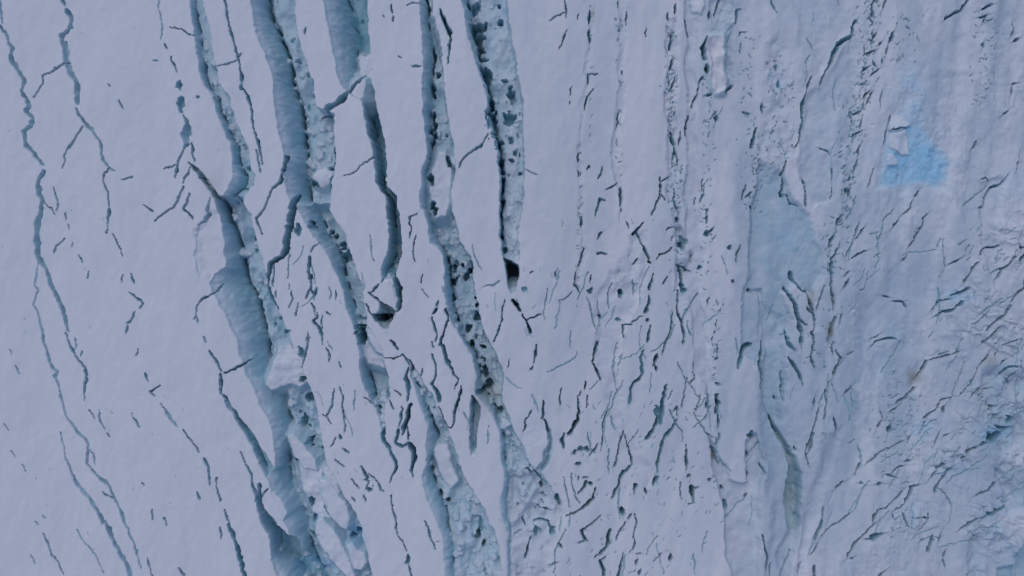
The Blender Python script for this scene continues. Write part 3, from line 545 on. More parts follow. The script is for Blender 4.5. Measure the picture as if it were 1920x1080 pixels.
# ================================================================ right half: finer cracks on bridged and rough ice
def many(style, *items):
    for p, w in items:
        K(p, w, style)
many('dark', ([(1061,-4),(1061,16),(1062,32)],3.4), ([(1060,22),(1045,30),(1029,38)],3), ([(1064,58),(1058,73),(1048,95)],3.2), ([(1069,162),(1066,178)],3.4), ([(1066,188),(1066,194)],3), ([(1087,25),(1084,37)],2.6),
 ([(1107,19),(1106,49)],6), ([(1106,56),(1106,82)],5), ([(1103,137),(1100,157)],4.5), ([(1103,138),(1118,141)],2.6), ([(1110,168),(1099,182),(1095,203)],[3,3,6]), ([(1158,212),(1156,236)],3.5), ([(1166,133),(1166,140)],3),
 ([(1174,20),(1172,46)],3), ([(1159,4),(1159,14)],2.6), ([(1210,50),(1208,66)],2.8), ([(1268,7),(1267,26)],6), ([(1254,22),(1251,37)],4), ([(1285,38),(1287,55),(1291,68)],[5,4,4]), ([(1259,65),(1257,92)],5), ([(1258,112),(1256,134)],5),
 ([(1253,145),(1255,160)],3), ([(1266,145),(1261,160),(1256,173)],5), ([(1258,248),(1262,268)],[5,9]), ([(1263,268),(1265,285),(1269,309)],5), ([(1264,278),(1260,296),(1259,312)],3.5),
 ([(1239,331),(1241,350),(1238,370),(1231,386),(1221,403)],[3,6,6,5,3]), ([(1241,341),(1256,329)],2.6), ([(1241,361),(1250,373)],2.6), ([(1266,352),(1268,380),(1270,405)],3), ([(1266,408),(1272,418)],6), ([(1248,437),(1250,430),(1263,428)],3.5),
 ([(1270,499),(1285,502),(1294,508)],4.5), ([(1275,500),(1278,520),(1280,545)],[4,8,9]), ([(1318,145),(1312,155),(1305,175),(1295,202)],[5,4,3]), ([(1290,218),(1286,235),(1284,252)],[3,6,3]), ([(1275,248),(1273,272)],2.6),
 ([(1322,71),(1318,92),(1322,114)],[4,9,6]), ([(1374,158),(1366,166),(1359,173)],[5,7,4]), ([(1321,180),(1335,177)],4), ([(1324,122),(1326,136)],8), ([(1383,18),(1379,45)],4), ([(1382,20),(1391,17)],3.5), ([(1385,68),(1387,61),(1396,60)],3.5), ([(1388,84),(1386,100)],3),
 ([(1330,18),(1328,35)],6), ([(1340,30),(1346,10),(1354,-4)],7), ([(1429,196),(1428,212)],4), ([(1393,210),(1405,213)],3),
 ([(1084,288),(1080,302)],4), ([(1081,320),(1082,332)],4), ([(1090,408),(1089,428)],4), ([(1095,465),(1088,485),(1082,498)],[3,5,3]), ([(1079,508),(1075,536)],3.4), ([(1075,536),(1086,547)],4), ([(1107,518),(1105,534)],4),
 ([(1156,343),(1147,349),(1134,358)],4), ([(1114,404),(1118,382),(1123,374),(1133,378)],4), ([(1163,352),(1162,370),(1161,385)],[4,8,4]), ([(1163,392),(1162,397)],3), ([(1120,447),(1128,436)],3.4), ([(1121,474),(1139,472)],[5,2.6]), ([(1099,318),(1104,311),(1105,316)],3), ([(1121,337),(1127,316)],3), ([(1174,417),(1180,429)],3),
 ([(1205,420),(1197,430),(1189,440)],[3,5,6]), ([(1195,437),(1200,455),(1208,468),(1215,485)],[4,3,4,5]), ([(1213,488),(1219,493)],7), ([(1229,486),(1238,476),(1250,473),(1258,466)],4), ([(1185,492),(1194,481)],3), ([(1226,512),(1219,540)],[3,7]), ([(1252,520),(1243,532)],3), ([(1295,484),(1300,476)],3.4), ([(1307,370),(1306,385)],3), ([(1321,361),(1319,370)],4), ([(1326,402),(1330,392)],3), ([(1327,405),(1324,420)],4), ([(1339,428),(1330,440)],4.5),
 ([(1318,335),(1316,380),(1322,345)],2.4), ([(1391,460),(1382,475),(1380,490)],3), ([(1400,345),(1394,358),(1393,375)],3.5), ([(1398,368),(1410,360)],3), ([(1407,388),(1412,392)],6),
 ([(1183,608),(1166,610),(1168,622),(1171,634)],[3,4,3]), ([(1203,594),(1183,604)],2.6), ([(1219,553),(1214,570),(1208,585)],[4,9,6]), ([(1218,613),(1216,640)],[5,7]), ([(1260,585),(1258,617),(1252,630),(1246,655),(1243,667)],3.6), ([(1272,545),(1272,570),(1270,585),(1276,605),(1280,625),(1281,646)],[4,4,5,7,4]),
 ([(1122,643),(1116,660),(1114,678)],[7,6]), ([(1115,683),(1122,693),(1128,712)],[3,5,4]), ([(1097,713),(1096,732)],5), ([(1083,745),(1083,770),(1080,785),(1073,802),(1065,812)],[3,7,9,10,4]), ([(1103,745),(1100,762)],[3,6]), ([(1089,735),(1087,745)],4), ([(1018,752),(1019,770),(1017,786)],[2,6,5]), ([(1020,787),(1027,812)],[3,7]), ([(1053,728),(1048,762)],3.2),
 ([(1234,662),(1229,682)],8), ([(1231,688),(1234,698)],10), ([(1291,710),(1285,740),(1281,765)],2.6), ([(1296,723),(1304,712),(1303,702)],2.6), ([(1316,740),(1305,771)],2.6), ([(1303,682),(1301,700)],2.6), ([(1140,770),(1131,792),(1130,812)],3), ([(997,772),(985,790),(986,798),(981,812)],3.4), ([(1265,772),(1272,765),(1272,780)],5), ([(1262,735),(1255,750)],2.4),
 ([(1345,740),(1346,756),(1344,774)],[8,11,8]), ([(1347,778),(1346,800)],5), ([(1344,648),(1346,671)],3), ([(1341,674),(1348,670)],4), ([(1343,718),(1350,719)],4), ([(1335,634),(1334,640)],4), ([(1339,622),(1337,626)],4), ([(1328,558),(1325,572)],3.4), ([(1343,602),(1341,614)],3),
 ([(1073,806),(1066,815)],6), ([(1058,812),(1054,825),(1059,839)],[3,7,5]), ([(1121,833),(1114,842),(1106,853)],4), ([(1130,808),(1128,836)],2.8), ([(1168,810),(1160,835),(1156,855),(1152,874)],[3,4,3,5]), ([(1172,816),(1180,838),(1184,862),(1184,872)],[4,3,5,4]), ([(1184,873),(1170,884)],6), ([(1168,884),(1162,905),(1154,918),(1147,934)],[6,8,7,4]),
 ([(1258,808),(1252,818)],4), ([(1226,895),(1225,912)],9), ([(1287,838),(1288,865),(1286,884)],[3,7,5]), ([(1190,908),(1187,926)],[7,3]), ([(1207,915),(1212,926)],3), ([(1085,926),(1093,915),(1099,904)],[3,6,8]), ([(1094,897),(1104,895)],4), ([(1104,905),(1110,910)],6), ([(1117,915),(1111,931)],[4,7]), ([(1112,934),(1100,948),(1085,957),(1070,965),(1064,967)],[9,9,6,5,4]),
 ([(1298,915),(1300,930),(1302,942),(1292,946)],[9,6,5,3]), ([(1309,913),(1300,918)],4), ([(1126,968),(1110,983),(1092,997)],[3,4,5]), ([(1091,997),(1101,1015),(1086,1017)],[7,5,3]), ([(1145,995),(1140,1015),(1135,1026),(1124,1041)],[6,10,8,4]), ([(1136,1044),(1125,1052),(1133,1072),(1130,1085)],[4,6,6]), ([(1171,979),(1161,1000),(1157,1016)],[3,4,3]), ([(1190,965),(1194,985),(1187,1001)],3.4), ([(1184,963),(1178,974)],4), ([(1188,1000),(1189,1018),(1180,1037)],2.8), ([(1165,952),(1168,968)],8),
 ([(1160,1088),(1164,1062),(1170,1040)],[7,7,3]), ([(1193,1037),(1203,1038)],4), ([(1195,1048),(1193,1060)],5), ([(1225,1052),(1243,1037)],2.5), ([(1260,1038),(1258,1052)],6), ([(1203,1068),(1199,1080)],6), ([(1120,1040),(1115,1046)],3), ([(1277,905),(1275,930),(1278,940)],2.6))
many('teal', ([(1210,655),(1204,670),(1206,685),(1206,702),(1200,713),(1190,722),(1183,735),(1181,758)],[4,4,6,7,9,9,8,7]), ([(1251,727),(1247,745),(1242,765),(1238,795)],[6,9,12,6]), ([(1234,780),(1228,798),(1222,812)],[5,9,10]), ([(1270,788),(1262,800),(1252,815)],[4,8,9]), ([(1256,806),(1244,826),(1238,842),(1233,868),(1232,886)],[6,7,8,6,3]), ([(1222,815),(1212,826)],8),
 ([(1418,240),(1411,262),(1408,275)],[6,10,8]), ([(1432,640),(1428,660),(1425,690),(1430,705),(1431,740)],[5,9,11,7,4]), ([(1410,645),(1394,652),(1385,690)],[8,12,5]), ([(1447,784),(1452,798),(1458,812)],[7,11,8]), ([(1000,884),(1016,905),(1030,914)],[6,8,4]), ([(1003,930),(1020,926),(1035,924)],4), ([(1044,932),(1050,948)],[14,5]))
K([(1278,446),(1282,456),(1279,466)], [12,20,16], 'grey', 'round teal pit on the bridged ice, right of centre'); pit(1277,459,5,6,22)
K([(1278,540),(1286,548)], 10, 'teal'); K([(1159,545),(1164,552)], 9, 'teal'); pit(1158,600,4,4,12); pit(1162,555,4,5,18)
many('grey', ([(1338,842),(1344,856),(1350,872)],[10,10,4]), ([(1342,836),(1349,822),(1348,815)],[9,5]), ([(1116,616),(1110,600),(1100,560)],4), ([(1330,222),(1342,210),(1343,220)],5), ([(1118,640),(1122,660)],6), ([(1160,640),(1152,690),(1160,740)],3))
for xx, yy, rx, ry in ((1404,850,3,4),(1404,892,3,4),(1403,932,2.6,3),(1410,816,5,5),(1412,822,3,4),(1362,950,3,8),(1357,917,3,3),(1229,898,4,5),(1004,994,7,9),(1033,998,6,6),(1229,684,4,4),(1343,222,3,4),(1104,840,3,3),(1090,838,3,4),(1085,870,7,4),(1080,845,3,4),(1232,772,6,7),(1327,760,2.6,2.6),(1289,893,2.6,3),(1332,900,3,3),(1212,601,2.6,3),(1124,594,3,3),(1107,547,3,4),(1315,500,4,3),(1328,440,4,4),(1371,463,3,3),(1408,540,3,3),(1375,525,3,3)):
    pit(xx, yy, rx, ry, 20)
many('dark', ([(1000,978),(1012,975),(1024,980),(1031,992)],[4,6,6]), ([(980,973),(982,990)],5), ([(1000,962),(1006,950),(1012,955)],3), ([(1017,955),(1035,958)],3.4), ([(988,1022),(985,1050)],[6,4]), ([(996,1008),(988,1022)],3), ([(960,1005),(975,1000),(995,998)],2.6), ([(1046,1020),(1052,1028)],5), ([(1030,1055),(1044,1051)],2.6), ([(1010,940),(1020,950)],3), ([(980,880),(1000,888)],5), ([(992,870),(990,880)],4), ([(1085,895),(1085,900)],3),
 ([(1430,873),(1437,890)],3), ([(1428,1003),(1434,1030),(1440,1052),(1441,1070)],[2.6,4,5,4]), ([(1449,1060),(1448,1080)],3))
# ---- herringbone east of the basin, trenches and dashes of the rough ice
many('teal', ([(1474,538),(1488,555),(1494,575),(1497,600),(1503,620),(1505,640),(1506,652)],[6,10,12,13,12,8,4]), ([(1498,598),(1514,608)],[9,4]), ([(1477,620),(1481,640),(1488,650),(1496,658)],[3,8,8,4]), ([(1482,668),(1493,685),(1501,703),(1507,724)],[4,9,9,4]), ([(1487,510),(1490,522),(1500,536)],[10,9,4]),
 ([(1606,38),(1600,50),(1600,65),(1586,74),(1573,84),(1562,103),(1553,123),(1545,140),(1541,157)],[5,6,8,8,9,9,8,5,3]), ([(1503,228),(1503,205),(1509,185),(1513,170)],[8,8,6,3]), ([(1503,228),(1500,255),(1493,274)],[6,6,4]), ([(1676,58),(1667,77)],9), ([(1566,654),(1576,672)],4), ([(1577,668),(1568,690),(1565,698)],[5,9,6]))
many('dark', ([(1520,143),(1515,160),(1512,172)],4), ([(1476,303),(1469,326)],[3,6]), ([(1471,332),(1470,366)],[3,9]), ([(1507,336),(1513,360),(1511,385)],[3,6,7]), ([(1478,366),(1483,379),(1497,388)],4), ([(1539,278),(1555,283),(1563,292)],3.4),
 ([(1472,698),(1474,722),(1472,745),(1475,752)],[3,5,3]), ([(1515,543),(1520,565),(1526,582)],[5,8,6]), ([(1515,575),(1523,588)],5), ([(1525,585),(1527,612),(1523,620),(1528,645),(1526,660),(1523,668)],[4,3,6,4,4]), ([(1546,536),(1540,560),(1532,580)],3.4), ([(1524,668),(1528,690)],[7,4]), ([(1559,545),(1563,560),(1560,582)],[4,6,3]),
 ([(1575,592),(1573,607)],3), ([(1557,646),(1561,664)],4), ([(1546,733),(1548,760),(1545,786)],[5,3,4]), ([(1527,750),(1525,762)],6), ([(1536,765),(1530,790),(1521,812)],4), ([(1562,785),(1567,812)],5), ([(1460,743),(1463,750)],6),
 ([(1522,808),(1514,832),(1508,850),(1512,860)],[5,7,3,6]), ([(1524,812),(1518,838),(1512,858)],[3,5,3]), ([(1512,860),(1520,876)],3), ([(1514,545),(1505,540),(1497,535)],5), ([(1493,845),(1490,838)],4),
 ([(1645,-4),(1637,8),(1638,26)],[4,4,7]), ([(1631,32),(1638,47)],5), ([(1666,-2),(1657,18)],4), ([(1644,60),(1638,75),(1633,72)],4), ([(1654,75),(1648,82)],5), ([(1623,88),(1624,100),(1634,100),(1644,92)],4), ([(1640,113),(1645,126)],4), ([(1632,125),(1621,132)],3), ([(1650,130),(1637,139)],3), ([(1614,155),(1622,155)],4), ([(1630,168),(1620,182)],5), ([(1635,170),(1625,195)],3.5), ([(1620,192),(1617,204)],4), ([(1598,207),(1597,235)],3), ([(1617,205),(1601,213)],4), ([(1615,225),(1610,240)],4), ([(1597,268),(1600,252),(1612,245)],4),
 ([(1665,85),(1662,102)],3), ([(1655,108),(1655,120)],3.4), ([(1654,170),(1652,198)],3), ([(1671,215),(1666,235),(1663,250),(1655,272)],[2.6,4,5,4]), ([(1675,243),(1703,240)],3), ([(1612,272),(1606,290)],6), ([(1605,302),(1600,330)],4), ([(1587,338),(1595,335)],4), ([(1586,355),(1583,362)],7), ([(1594,355),(1590,370)],5), ([(1577,408),(1570,424)],8), ([(1564,445),(1559,452),(1554,463)],[8,7,4]), ([(1573,463),(1560,485),(1557,505),(1558,545)],[3,6,6,5]),
 ([(1636,318),(1627,350)],2.6), ([(1607,420),(1599,447)],3.4), ([(1619,426),(1606,446)],3.4), ([(1601,452),(1588,480)],2.8), ([(1625,470),(1612,474),(1598,483)],3), ([(1590,525),(1581,540)],6), ([(1590,509),(1581,517)],3.4), ([(1562,316),(1560,338)],3), ([(1559,352),(1558,372)],2.8),
 ([(1815,-4),(1802,14),(1785,24),(1774,34)],[4,4,5]), ([(1863,8),(1843,15)],4), ([(1853,27),(1837,32)],5), ([(1850,32),(1844,42)],5), ([(1848,78),(1844,88)],5), ([(1900,43),(1900,62),(1895,70)],4.5), ([(1912,72),(1900,78)],4), ([(1899,162),(1897,178)],6), ([(1888,206),(1876,217)],3.4), ([(1832,265),(1825,276)],4), ([(1909,155),(1899,157)],3),
 ([(1724,356),(1717,368)],6), ([(1713,376),(1708,390),(1694,403)],4), ([(1686,413),(1674,429)],4), ([(1741,402),(1732,410),(1730,422),(1718,445),(1705,462)],[4,5,5,3]), ([(1702,478),(1694,486)],3), ([(1888,328),(1877,345),(1861,351),(1850,370),(1845,386),(1838,388)],4), ([(1871,461),(1852,463),(1838,468),(1836,475)],[3,4,6]), ([(1832,494),(1821,505),(1815,520),(1808,530)],[4,6,4]), ([(1914,290),(1913,308),(1905,319)],3), ([(1903,482),(1890,492),(1882,498),(1873,505),(1871,520),(1864,526)],4),
 ([(1905,455),(1911,466),(1925,460)],8), ([(1925,478),(1906,492)],7), ([(1803,480),(1796,485),(1780,494)],3.4), ([(1832,271),(1824,278)],5), ([(1925,520),(1916,535)],9), ([(1855,340),(1850,332),(1842,335)],3),
 ([(1659,552),(1672,556)],4), ([(1679,563),(1697,565),(1703,578)],4), ([(1748,581),(1760,567),(1785,561)],3.6), ([(1925,538),(1906,550),(1893,567)],[6,7,4]), ([(1893,577),(1882,588),(1868,597),(1856,606),(1845,618)],[5,4,5,4]), ([(1635,650),(1645,641),(1660,635),(1675,634),(1683,637)],4), ([(1649,627),(1636,636)],2.8), ([(1872,612),(1857,625),(1840,643)],[3,7,5]), ([(1870,648),(1866,666)],4), ([(1852,662),(1838,684)],5),
 ([(1886,672),(1873,681)],4), ([(1835,720),(1819,742)],4), ([(1842,727),(1833,742)],4), ([(1862,724),(1845,730)],3.4), ([(1871,760),(1854,771)],4), ([(1838,682),(1820,712),(1800,738)],3), ([(1738,678),(1730,692),(1722,702)],[7,6,3]), ([(1717,727),(1708,734),(1697,745),(1677,754)],[4,6,6,5]), ([(1795,660),(1770,667),(1745,675)],3), ([(1786,743),(1770,747),(1760,754)],4.5), ([(1762,752),(1757,765),(1745,774),(1734,784)],[4,4,6]), ([(1771,762),(1766,770)],6), ([(1769,775),(1772,768)],5), ([(1649,768),(1654,784),(1647,796)],[3,3,7]), ([(1681,760),(1670,770)],4), ([(1597,722),(1583,738)],3.4), ([(1905,636),(1893,642),(1880,648)],3.4),
 ([(1831,842),(1816,848),(1805,861)],[6,6,4]), ([(1613,870),(1604,890)],[6,4]), ([(1690,826),(1670,836),(1660,840)],2.8), ([(1657,842),(1640,855),(1625,868)],3.4), ([(1697,872),(1685,874),(1675,884)],4.5), ([(1767,870),(1754,878),(1744,893)],[6,5,4]), ([(1783,876),(1768,890),(1760,900),(1752,920)],[4,7,9,6]), ([(1723,908),(1711,912),(1707,925),(1694,945),(1678,955)],[4,6,8,5,3]), ([(1692,921),(1672,940),(1662,950),(1646,955),(1637,965),(1635,977)],[3,4,5,7,9,6]),
 ([(1641,980),(1625,995),(1615,1008),(1603,1016),(1597,1026),(1590,1042)],[3,5,5,9,8,4]), ([(1644,908),(1654,907)],7), ([(1614,907),(1618,908)],5), ([(1741,962),(1742,974),(1718,972)],4), ([(1742,974),(1722,993)],3.4), ([(1746,1005),(1738,1032)],[5,10]), ([(1764,996),(1757,1016)],5), ([(1772,1034),(1767,1048)],6), ([(1769,1050),(1774,1065)],3.4), ([(1832,969),(1815,980),(1796,994)],6), ([(1830,1002),(1820,1018)],3),
 ([(1544,953),(1541,985),(1530,1012)],[3,6,4]), ([(1592,960),(1570,980),(1543,1006)],3.4), ([(1535,1018),(1522,1041)],3), ([(1531,1062),(1527,1085)],[5,8]), ([(1657,1068),(1642,1082)],6), ([(1693,962),(1703,988)],3.4), ([(1672,963),(1675,970)],4), ([(1810,1080),(1818,1074)],4), ([(1595,1046),(1600,1044)],5), ([(1663,891),(1682,895)],2.8), ([(1698,863),(1706,862)],4), ([(1708,815),(1703,823)],5), ([(1763,808),(1757,828),(1752,836)],3.4), ([(1732,1010),(1724,1014)],3), ([(1771,818),(1780,814)],3), ([(1500,1080),(1505,1060)],3))
many('teal', ([(1816,542),(1800,551),(1784,556)],[6,5,3]), ([(1803,570),(1785,582),(1768,584),(1755,592)],[7,4,3]), ([(1910,687),(1892,687),(1878,700)],[4,7,9]), ([(1908,697),(1898,712)],7), ([(1890,711),(1905,719)],4), ([(1868,800),(1880,803),(1893,802)],9), ([(1888,783),(1902,790)],11), ([(1885,950),(1868,957),(1850,962),(1838,972)],[12,14,9,5]), ([(1863,908),(1852,920),(1833,928)],[9,6,4]), ([(1566,915),(1583,902)],7), ([(1655,1000),(1625,1010)],10), ([(1858,818),(1870,826),(1880,816)],[14,20,12]), ([(1856,832),(1840,836)],6), ([(1460,25),(1451,10),(1448,-4)],4), ([(1462,150),(1459,165)],5), ([(1670,795),(1665,810)],9), ([(1735,790),(1728,800)],7))
K([(1563,598),(1556,618),(1551,638)], [8,12,8], 'grey', 'silty brown hollow beside the rubble line east of the basin')
K([(1583,898),(1566,920),(1554,943)], 7, 'soft'); K([(1600,575),(1592,590)], 6, 'soft'); K([(1562,955),(1548,1010)], 6, 'soft'); K([(1690,1010),(1700,990)], 5, 'soft')
pit(1862,823,13,7,34); pit(1873,815,6,4,20); pit(1893,790,7,5,14)
# ================================================================ relief of the surface itself
rz = sstep(1180, 1560, X + 120 * vnoise(X / 260, Y / 260, 61))                  # how rough and icy: nil at left, full at right
rz2 = sstep(1580, 1760, X) * sstep(380, 640, Y + 0.4 * (X - 1700) + 60 * vnoise(X / 90, Y / 90, 62))
edge_fade = 1.0
und = 5.0 * vnoise(X / 330, Y / 420, 63) + 2.2 * fbm(X / 95, Y / 170, 64, 2)
fine = 0.16 * vnoise(X / 3.1, Y / 4.3, 66) + 0.42 * vnoise(X / 9, Y / 15, 67) + 0.9 * vnoise(X / 24, Y / 46, 68) + 0.3 * fbm(X / 16 + 0.8 * NM, Y / 40, 58, 2)
midz = sstep(760, 1050, X) * (1 - rz)
rough = (rz + 0.45 * midz) * (2.4 * fbm(X / 40, Y / 90, 69, 3)) + rz * 0.45 * fbm(X / 7, Y / 10, 72, 2)
sx = X * 0.80 + Y * 0.60; sy = -X * 0.60 + Y * 0.80                             # folds of the lower right run up to the right
fold = fbm(sy / 24 + 0.5 * NM, sx / 150, 75, 3)
PATCHY = sstep(-0.15, 0.75, fbm((X + 0.8 * Y) / 75, (Y - 0.5 * X) / 60, 95, 2) + 0.25 * sstep(1780, 1900, X))
FA, FB, FV = worley((X * 0.8 + Y * 0.6) / 46 + 0.25 * NM, (Y * 0.8 - X * 0.6) / 24 + 0.25 * NM, 121)     # tilted plates of broken ice
rough = rough + rz2 * PATCHY * (7.0 * (FV - 0.5) * sstep(0.0, 0.16, FB - FA) - 2.0 * (1 - sstep(0.0, 0.12, FB - FA)))
rough = rough + rz2 * (0.25 + 0.9 * PATCHY) * (7.5 * np.abs(fold) + 2.0 * RUB * sstep(-0.1, 0.8, fbm(X / 60, Y / 50, 78, 2)))
flow = X + 0.10 * Y + 26 * vnoise(X / 300, Y / 300, 84)                          # ice streams run down and a little to the left
ridge = fbm(flow / 52, Y / 620, 85, 3) + 0.5 * vnoise(flow / 15, Y / 260, 88)
rough = rough + (0.25 * midz * sstep(950, 1050, X) + rz * (1 - 0.7 * rz2)) * 2.6 * ridge * (0.5 + sstep(-0.4, 0.5, vnoise(X / 120, Y / 160, 98)))
H0 = BASE + SCARP + und + fine + rough * edge_fade
band = fbm(flow / 46 + 0.3 * NM, Y / 420, 111, 3)                                  # foliation: bands of cleaner and snowier ice
FIRN = np.maximum(FIRN, np.clip(rz * (0.52 + 0.18 * fbm(X / 80, Y / 130, 81, 3) + 0.42 * band * (1 - 0.5 * rz2)), 0, 1) + midz * np.clip(0.10 + 0.22 * band, 0, 0.4))
FIRN = np.where(ID == 0, FIRN, FIRN * 0.5) * (1 - CLEAN)
DIRT_VIGNETTE = np.maximum(DIRT_VIGNETTE, 0.05 * np.exp(-((X - 1000) / 330) ** 2 - ((Y - 480) / 480) ** 2) * (1 + 0.5 * vnoise(X / 140, Y / 140, 97)))  # warm central vignette painted into the snow colour through the silt mask

# crumbs: loose broken texture made of very small nicks
rng = random.Random(7)
def nick(x, y, L, a, w, d):
    x1 = x + L * math.cos(a); y1 = y - L * math.sin(a)
    s = win(min(x, x1), max(x, x1), min(y, y1), max(y, y1), 5)
    if s[0].stop <= s[0].start or s[1].stop <= s[1].start: return
    q, h = seg_dist(WX[s], WY[s], [(x, y), (x1, y1)], [w, w * 0.7])
    z = -d * np.minimum(1, np.clip(1 - q, 0, 1) * 2)
    H0[s] = np.where(ID[s] == 0, H0[s] + z, H0[s])
    ICE_SHADE[s] = np.where((ID[s] == 0) & (q < 1), np.maximum(ICE_SHADE[s], 0.6), ICE_SHADE[s])
gw = sstep(1330, 1620, X) * sstep(0.0, 0.7, fbm(flow / 40, Y / 150, 115, 3) + 0.2)
H0 += np.where(ID == 0, gw * (1.5 * np.abs(fbm(X / 9, Y / 14, 118, 2)) + 1.3 * CHK * RUB), 0)
def line_at(y, pts):
    return np.interp(y, [p[1] for p in pts], [p[0] for p in pts])
RL = [(1640, -10), (1628, 100), (1605, 220), (1592, 300), (1578, 400), (1562, 480), (1560, 620)]
for _ in range(240):
    y = rng.uniform(0, 520); x = line_at(y, RL) + rng.gauss(0, 11)
    nick(x, y, rng.uniform(3, 8), math.radians(rng.choice([60, 75, 30, 120]) + rng.gauss(0, 15)), rng.uniform(2.0, 3.2), rng.uniform(2, 6))
for xs, y0, y1, n, sg in ((1258, 60, 260, 90, 5), (1268, 300, 520, 50, 7), (1344, 560, 960, 45, 4), (1404, 60, 330, 45, 12), (1325, 120, 560, 60, 8), (1160, 10, 400, 30, 4), (1105, 10, 260, 14, 2), (1086, 280, 560, 30, 3), (1462, 120, 330, 55, 17), (1418, 270, 400, 40, 8), (1848, 20, 200, 60, 14), (1700, 30, 120, 30, 30), (1545, 540, 700, 40, 30), (1690, 740, 860, 70, 30)):
    for _ in range(n):
        nick(xs + rng.gauss(0, sg), rng.uniform(y0, y1), rng.uniform(2, 7), math.radians(rng.choice([85, 70, 20, 140]) + rng.gauss(0, 14)), rng.uniform(1.9, 3.0), rng.uniform(2, 6))
for _ in range(520):                                    # lower right, folds
    x = rng.uniform(1590, 1935); y = rng.uniform(430, 1090)
    if rng.random() > 0.25 + 0.75 * (x - 1590) / 340: continue
    jx = min(NX - 1, np.searchsorted(gx, x)); jy = min(NY - 1, np.searchsorted(gy, y))
    if PATCHY[jy, jx] < 0.25: continue
    nick(x, y, rng.uniform(4, 16), math.radians(rng.gauss(45, 20)), rng.uniform(2.0, 3.6), rng.uniform(2, 7))
for _ in range(110):                                    # ribs of the middle bottom
    x = rng.uniform(1010, 1330); y = rng.uniform(760, 1085)
    nick(x, y, rng.uniform(3, 9), math.radians(rng.gauss(75, 28)), rng.uniform(1.9, 2.8), rng.uniform(1.5, 4))
for _ in range(90):                                    # sparse scratches on the snow ribs
    x = rng.uniform(560, 1300); y = rng.uniform(380, 1085)
    nick(x, y, rng.uniform(3, 11), math.radians(rng.gauss(100, 14)), 1.9, rng.uniform(1, 3))
for _ in range(40):
    x = rng.uniform(0, 480); y = rng.uniform(0, 1085)
    nick(x, y, rng.uniform(2, 6), math.radians(rng.gauss(115, 10)), 1.9, rng.uniform(0.8, 2))

# web of hairlines that link the larger cracks
RUBBLE = new_thing('hairline_cracks', 'scattered hairline cracks and small nicks across the broken ice', 'cracks')
def hair(x, y, L, a, w, d):
    pts = [(x, y)]; ws = [0.8]
    while L > 0:
        st = rng.uniform(5, 12); a += rng.gauss(0, 0.17); L -= st
        x += st * math.cos(a); y -= st * math.sin(a)
        pts.append((x, y)); ws.append(w * rng.uniform(0.5, 1.3))
    ws[-1] = 0.7
    s = win(min(p[0] for p in pts), max(p[0] for p in pts), min(p[1] for p in pts), max(p[1] for p in pts), 6)
    if s[0].stop <= s[0].start or s[1].stop <= s[1].start: return
    q, h = seg_dist(WX[s], WY[s], pts, [v + 0.9 for v in ws])
    z = -d * np.minimum(1, np.clip(1 - q, 0, 1) * 1.8)
    m = (q < 1) & (ID[s] == 0)
    H0[s] = np.where(m, H0[s] + z, H0[s]); ICE_SHADE[s] = np.where(m, 0.8, ICE_SHADE[s]); ID[s] = np.where(m, RUBBLE, ID[s])
for _ in range(56):
    x = rng.gauss(1170, 100); y = rng.uniform(500, 1085)
    hair(x, y, rng.uniform(18, 75), math.radians(rng.gauss(262 if x < 1100 else 255, 16)), rng.uniform(1.0, 2.2), rng.uniform(3, 9))
for _ in range(28):
    x = rng.uniform(560, 1000); y = rng.uniform(420, 1085)
    hair(x, y, rng.uniform(14, 50), math.radians(rng.gauss(280, 16)), rng.uniform(0.9, 1.8), rng.uniform(2, 7))
for _ in range(75):
    x = rng.uniform(1500, 1930); y = rng.uniform(380, 1085)
    if rng.random() > 0.3 + 0.7 * (x - 1500) / 420: continue
    hair(x, y, rng.uniform(18, 80), math.radians(rng.gauss(48 if x > 1600 else 75, 16)), rng.uniform(1.0, 2.6), rng.uniform(2, 8))
for _ in range(24):
    x = rng.uniform(1330, 1600); y = rng.uniform(0, 1085)
    hair(x, y, rng.uniform(15, 60), math.radians(rng.gauss(84, 12)), rng.uniform(0.9, 1.8), rng.uniform(2, 6))

# bright bare ice patch
AP = [(1688, 152), (1712, 138), (1738, 165), (1737, 230), (1752, 262), (1768, 282), (1784, 306), (1778, 340), (1764, 352), (1700, 351), (1647, 352), (1650, 292), (1668, 250), (1680, 205)]
aw = win(1620, 1810, 110, 380)
asd = poly_sdf(WX[aw], WY[aw], AP)
PATCH = new_thing('blue_ice_patch', 'bright sky blue patch of bare ice among pale ice and three white snow blocks', 'ice patch')
am = sstep(4, -16, asd + 6 * NM[aw])
sel = (asd < 0) & (ID[aw] == 0)
AQUA[aw] = np.where(ID[aw] == 0, am * np.clip(0.25 + 0.6 * sstep(180, 280, Y[aw]) + 0.2 * NM[aw], 0, 1), 0)
H0[aw] += np.where(sel, 1.1 * RUB[aw] + 0.9 * NF[aw] - 1.2 * HOLES[aw], 0)
ID[aw] = np.where(sel, PATCH, ID[aw])
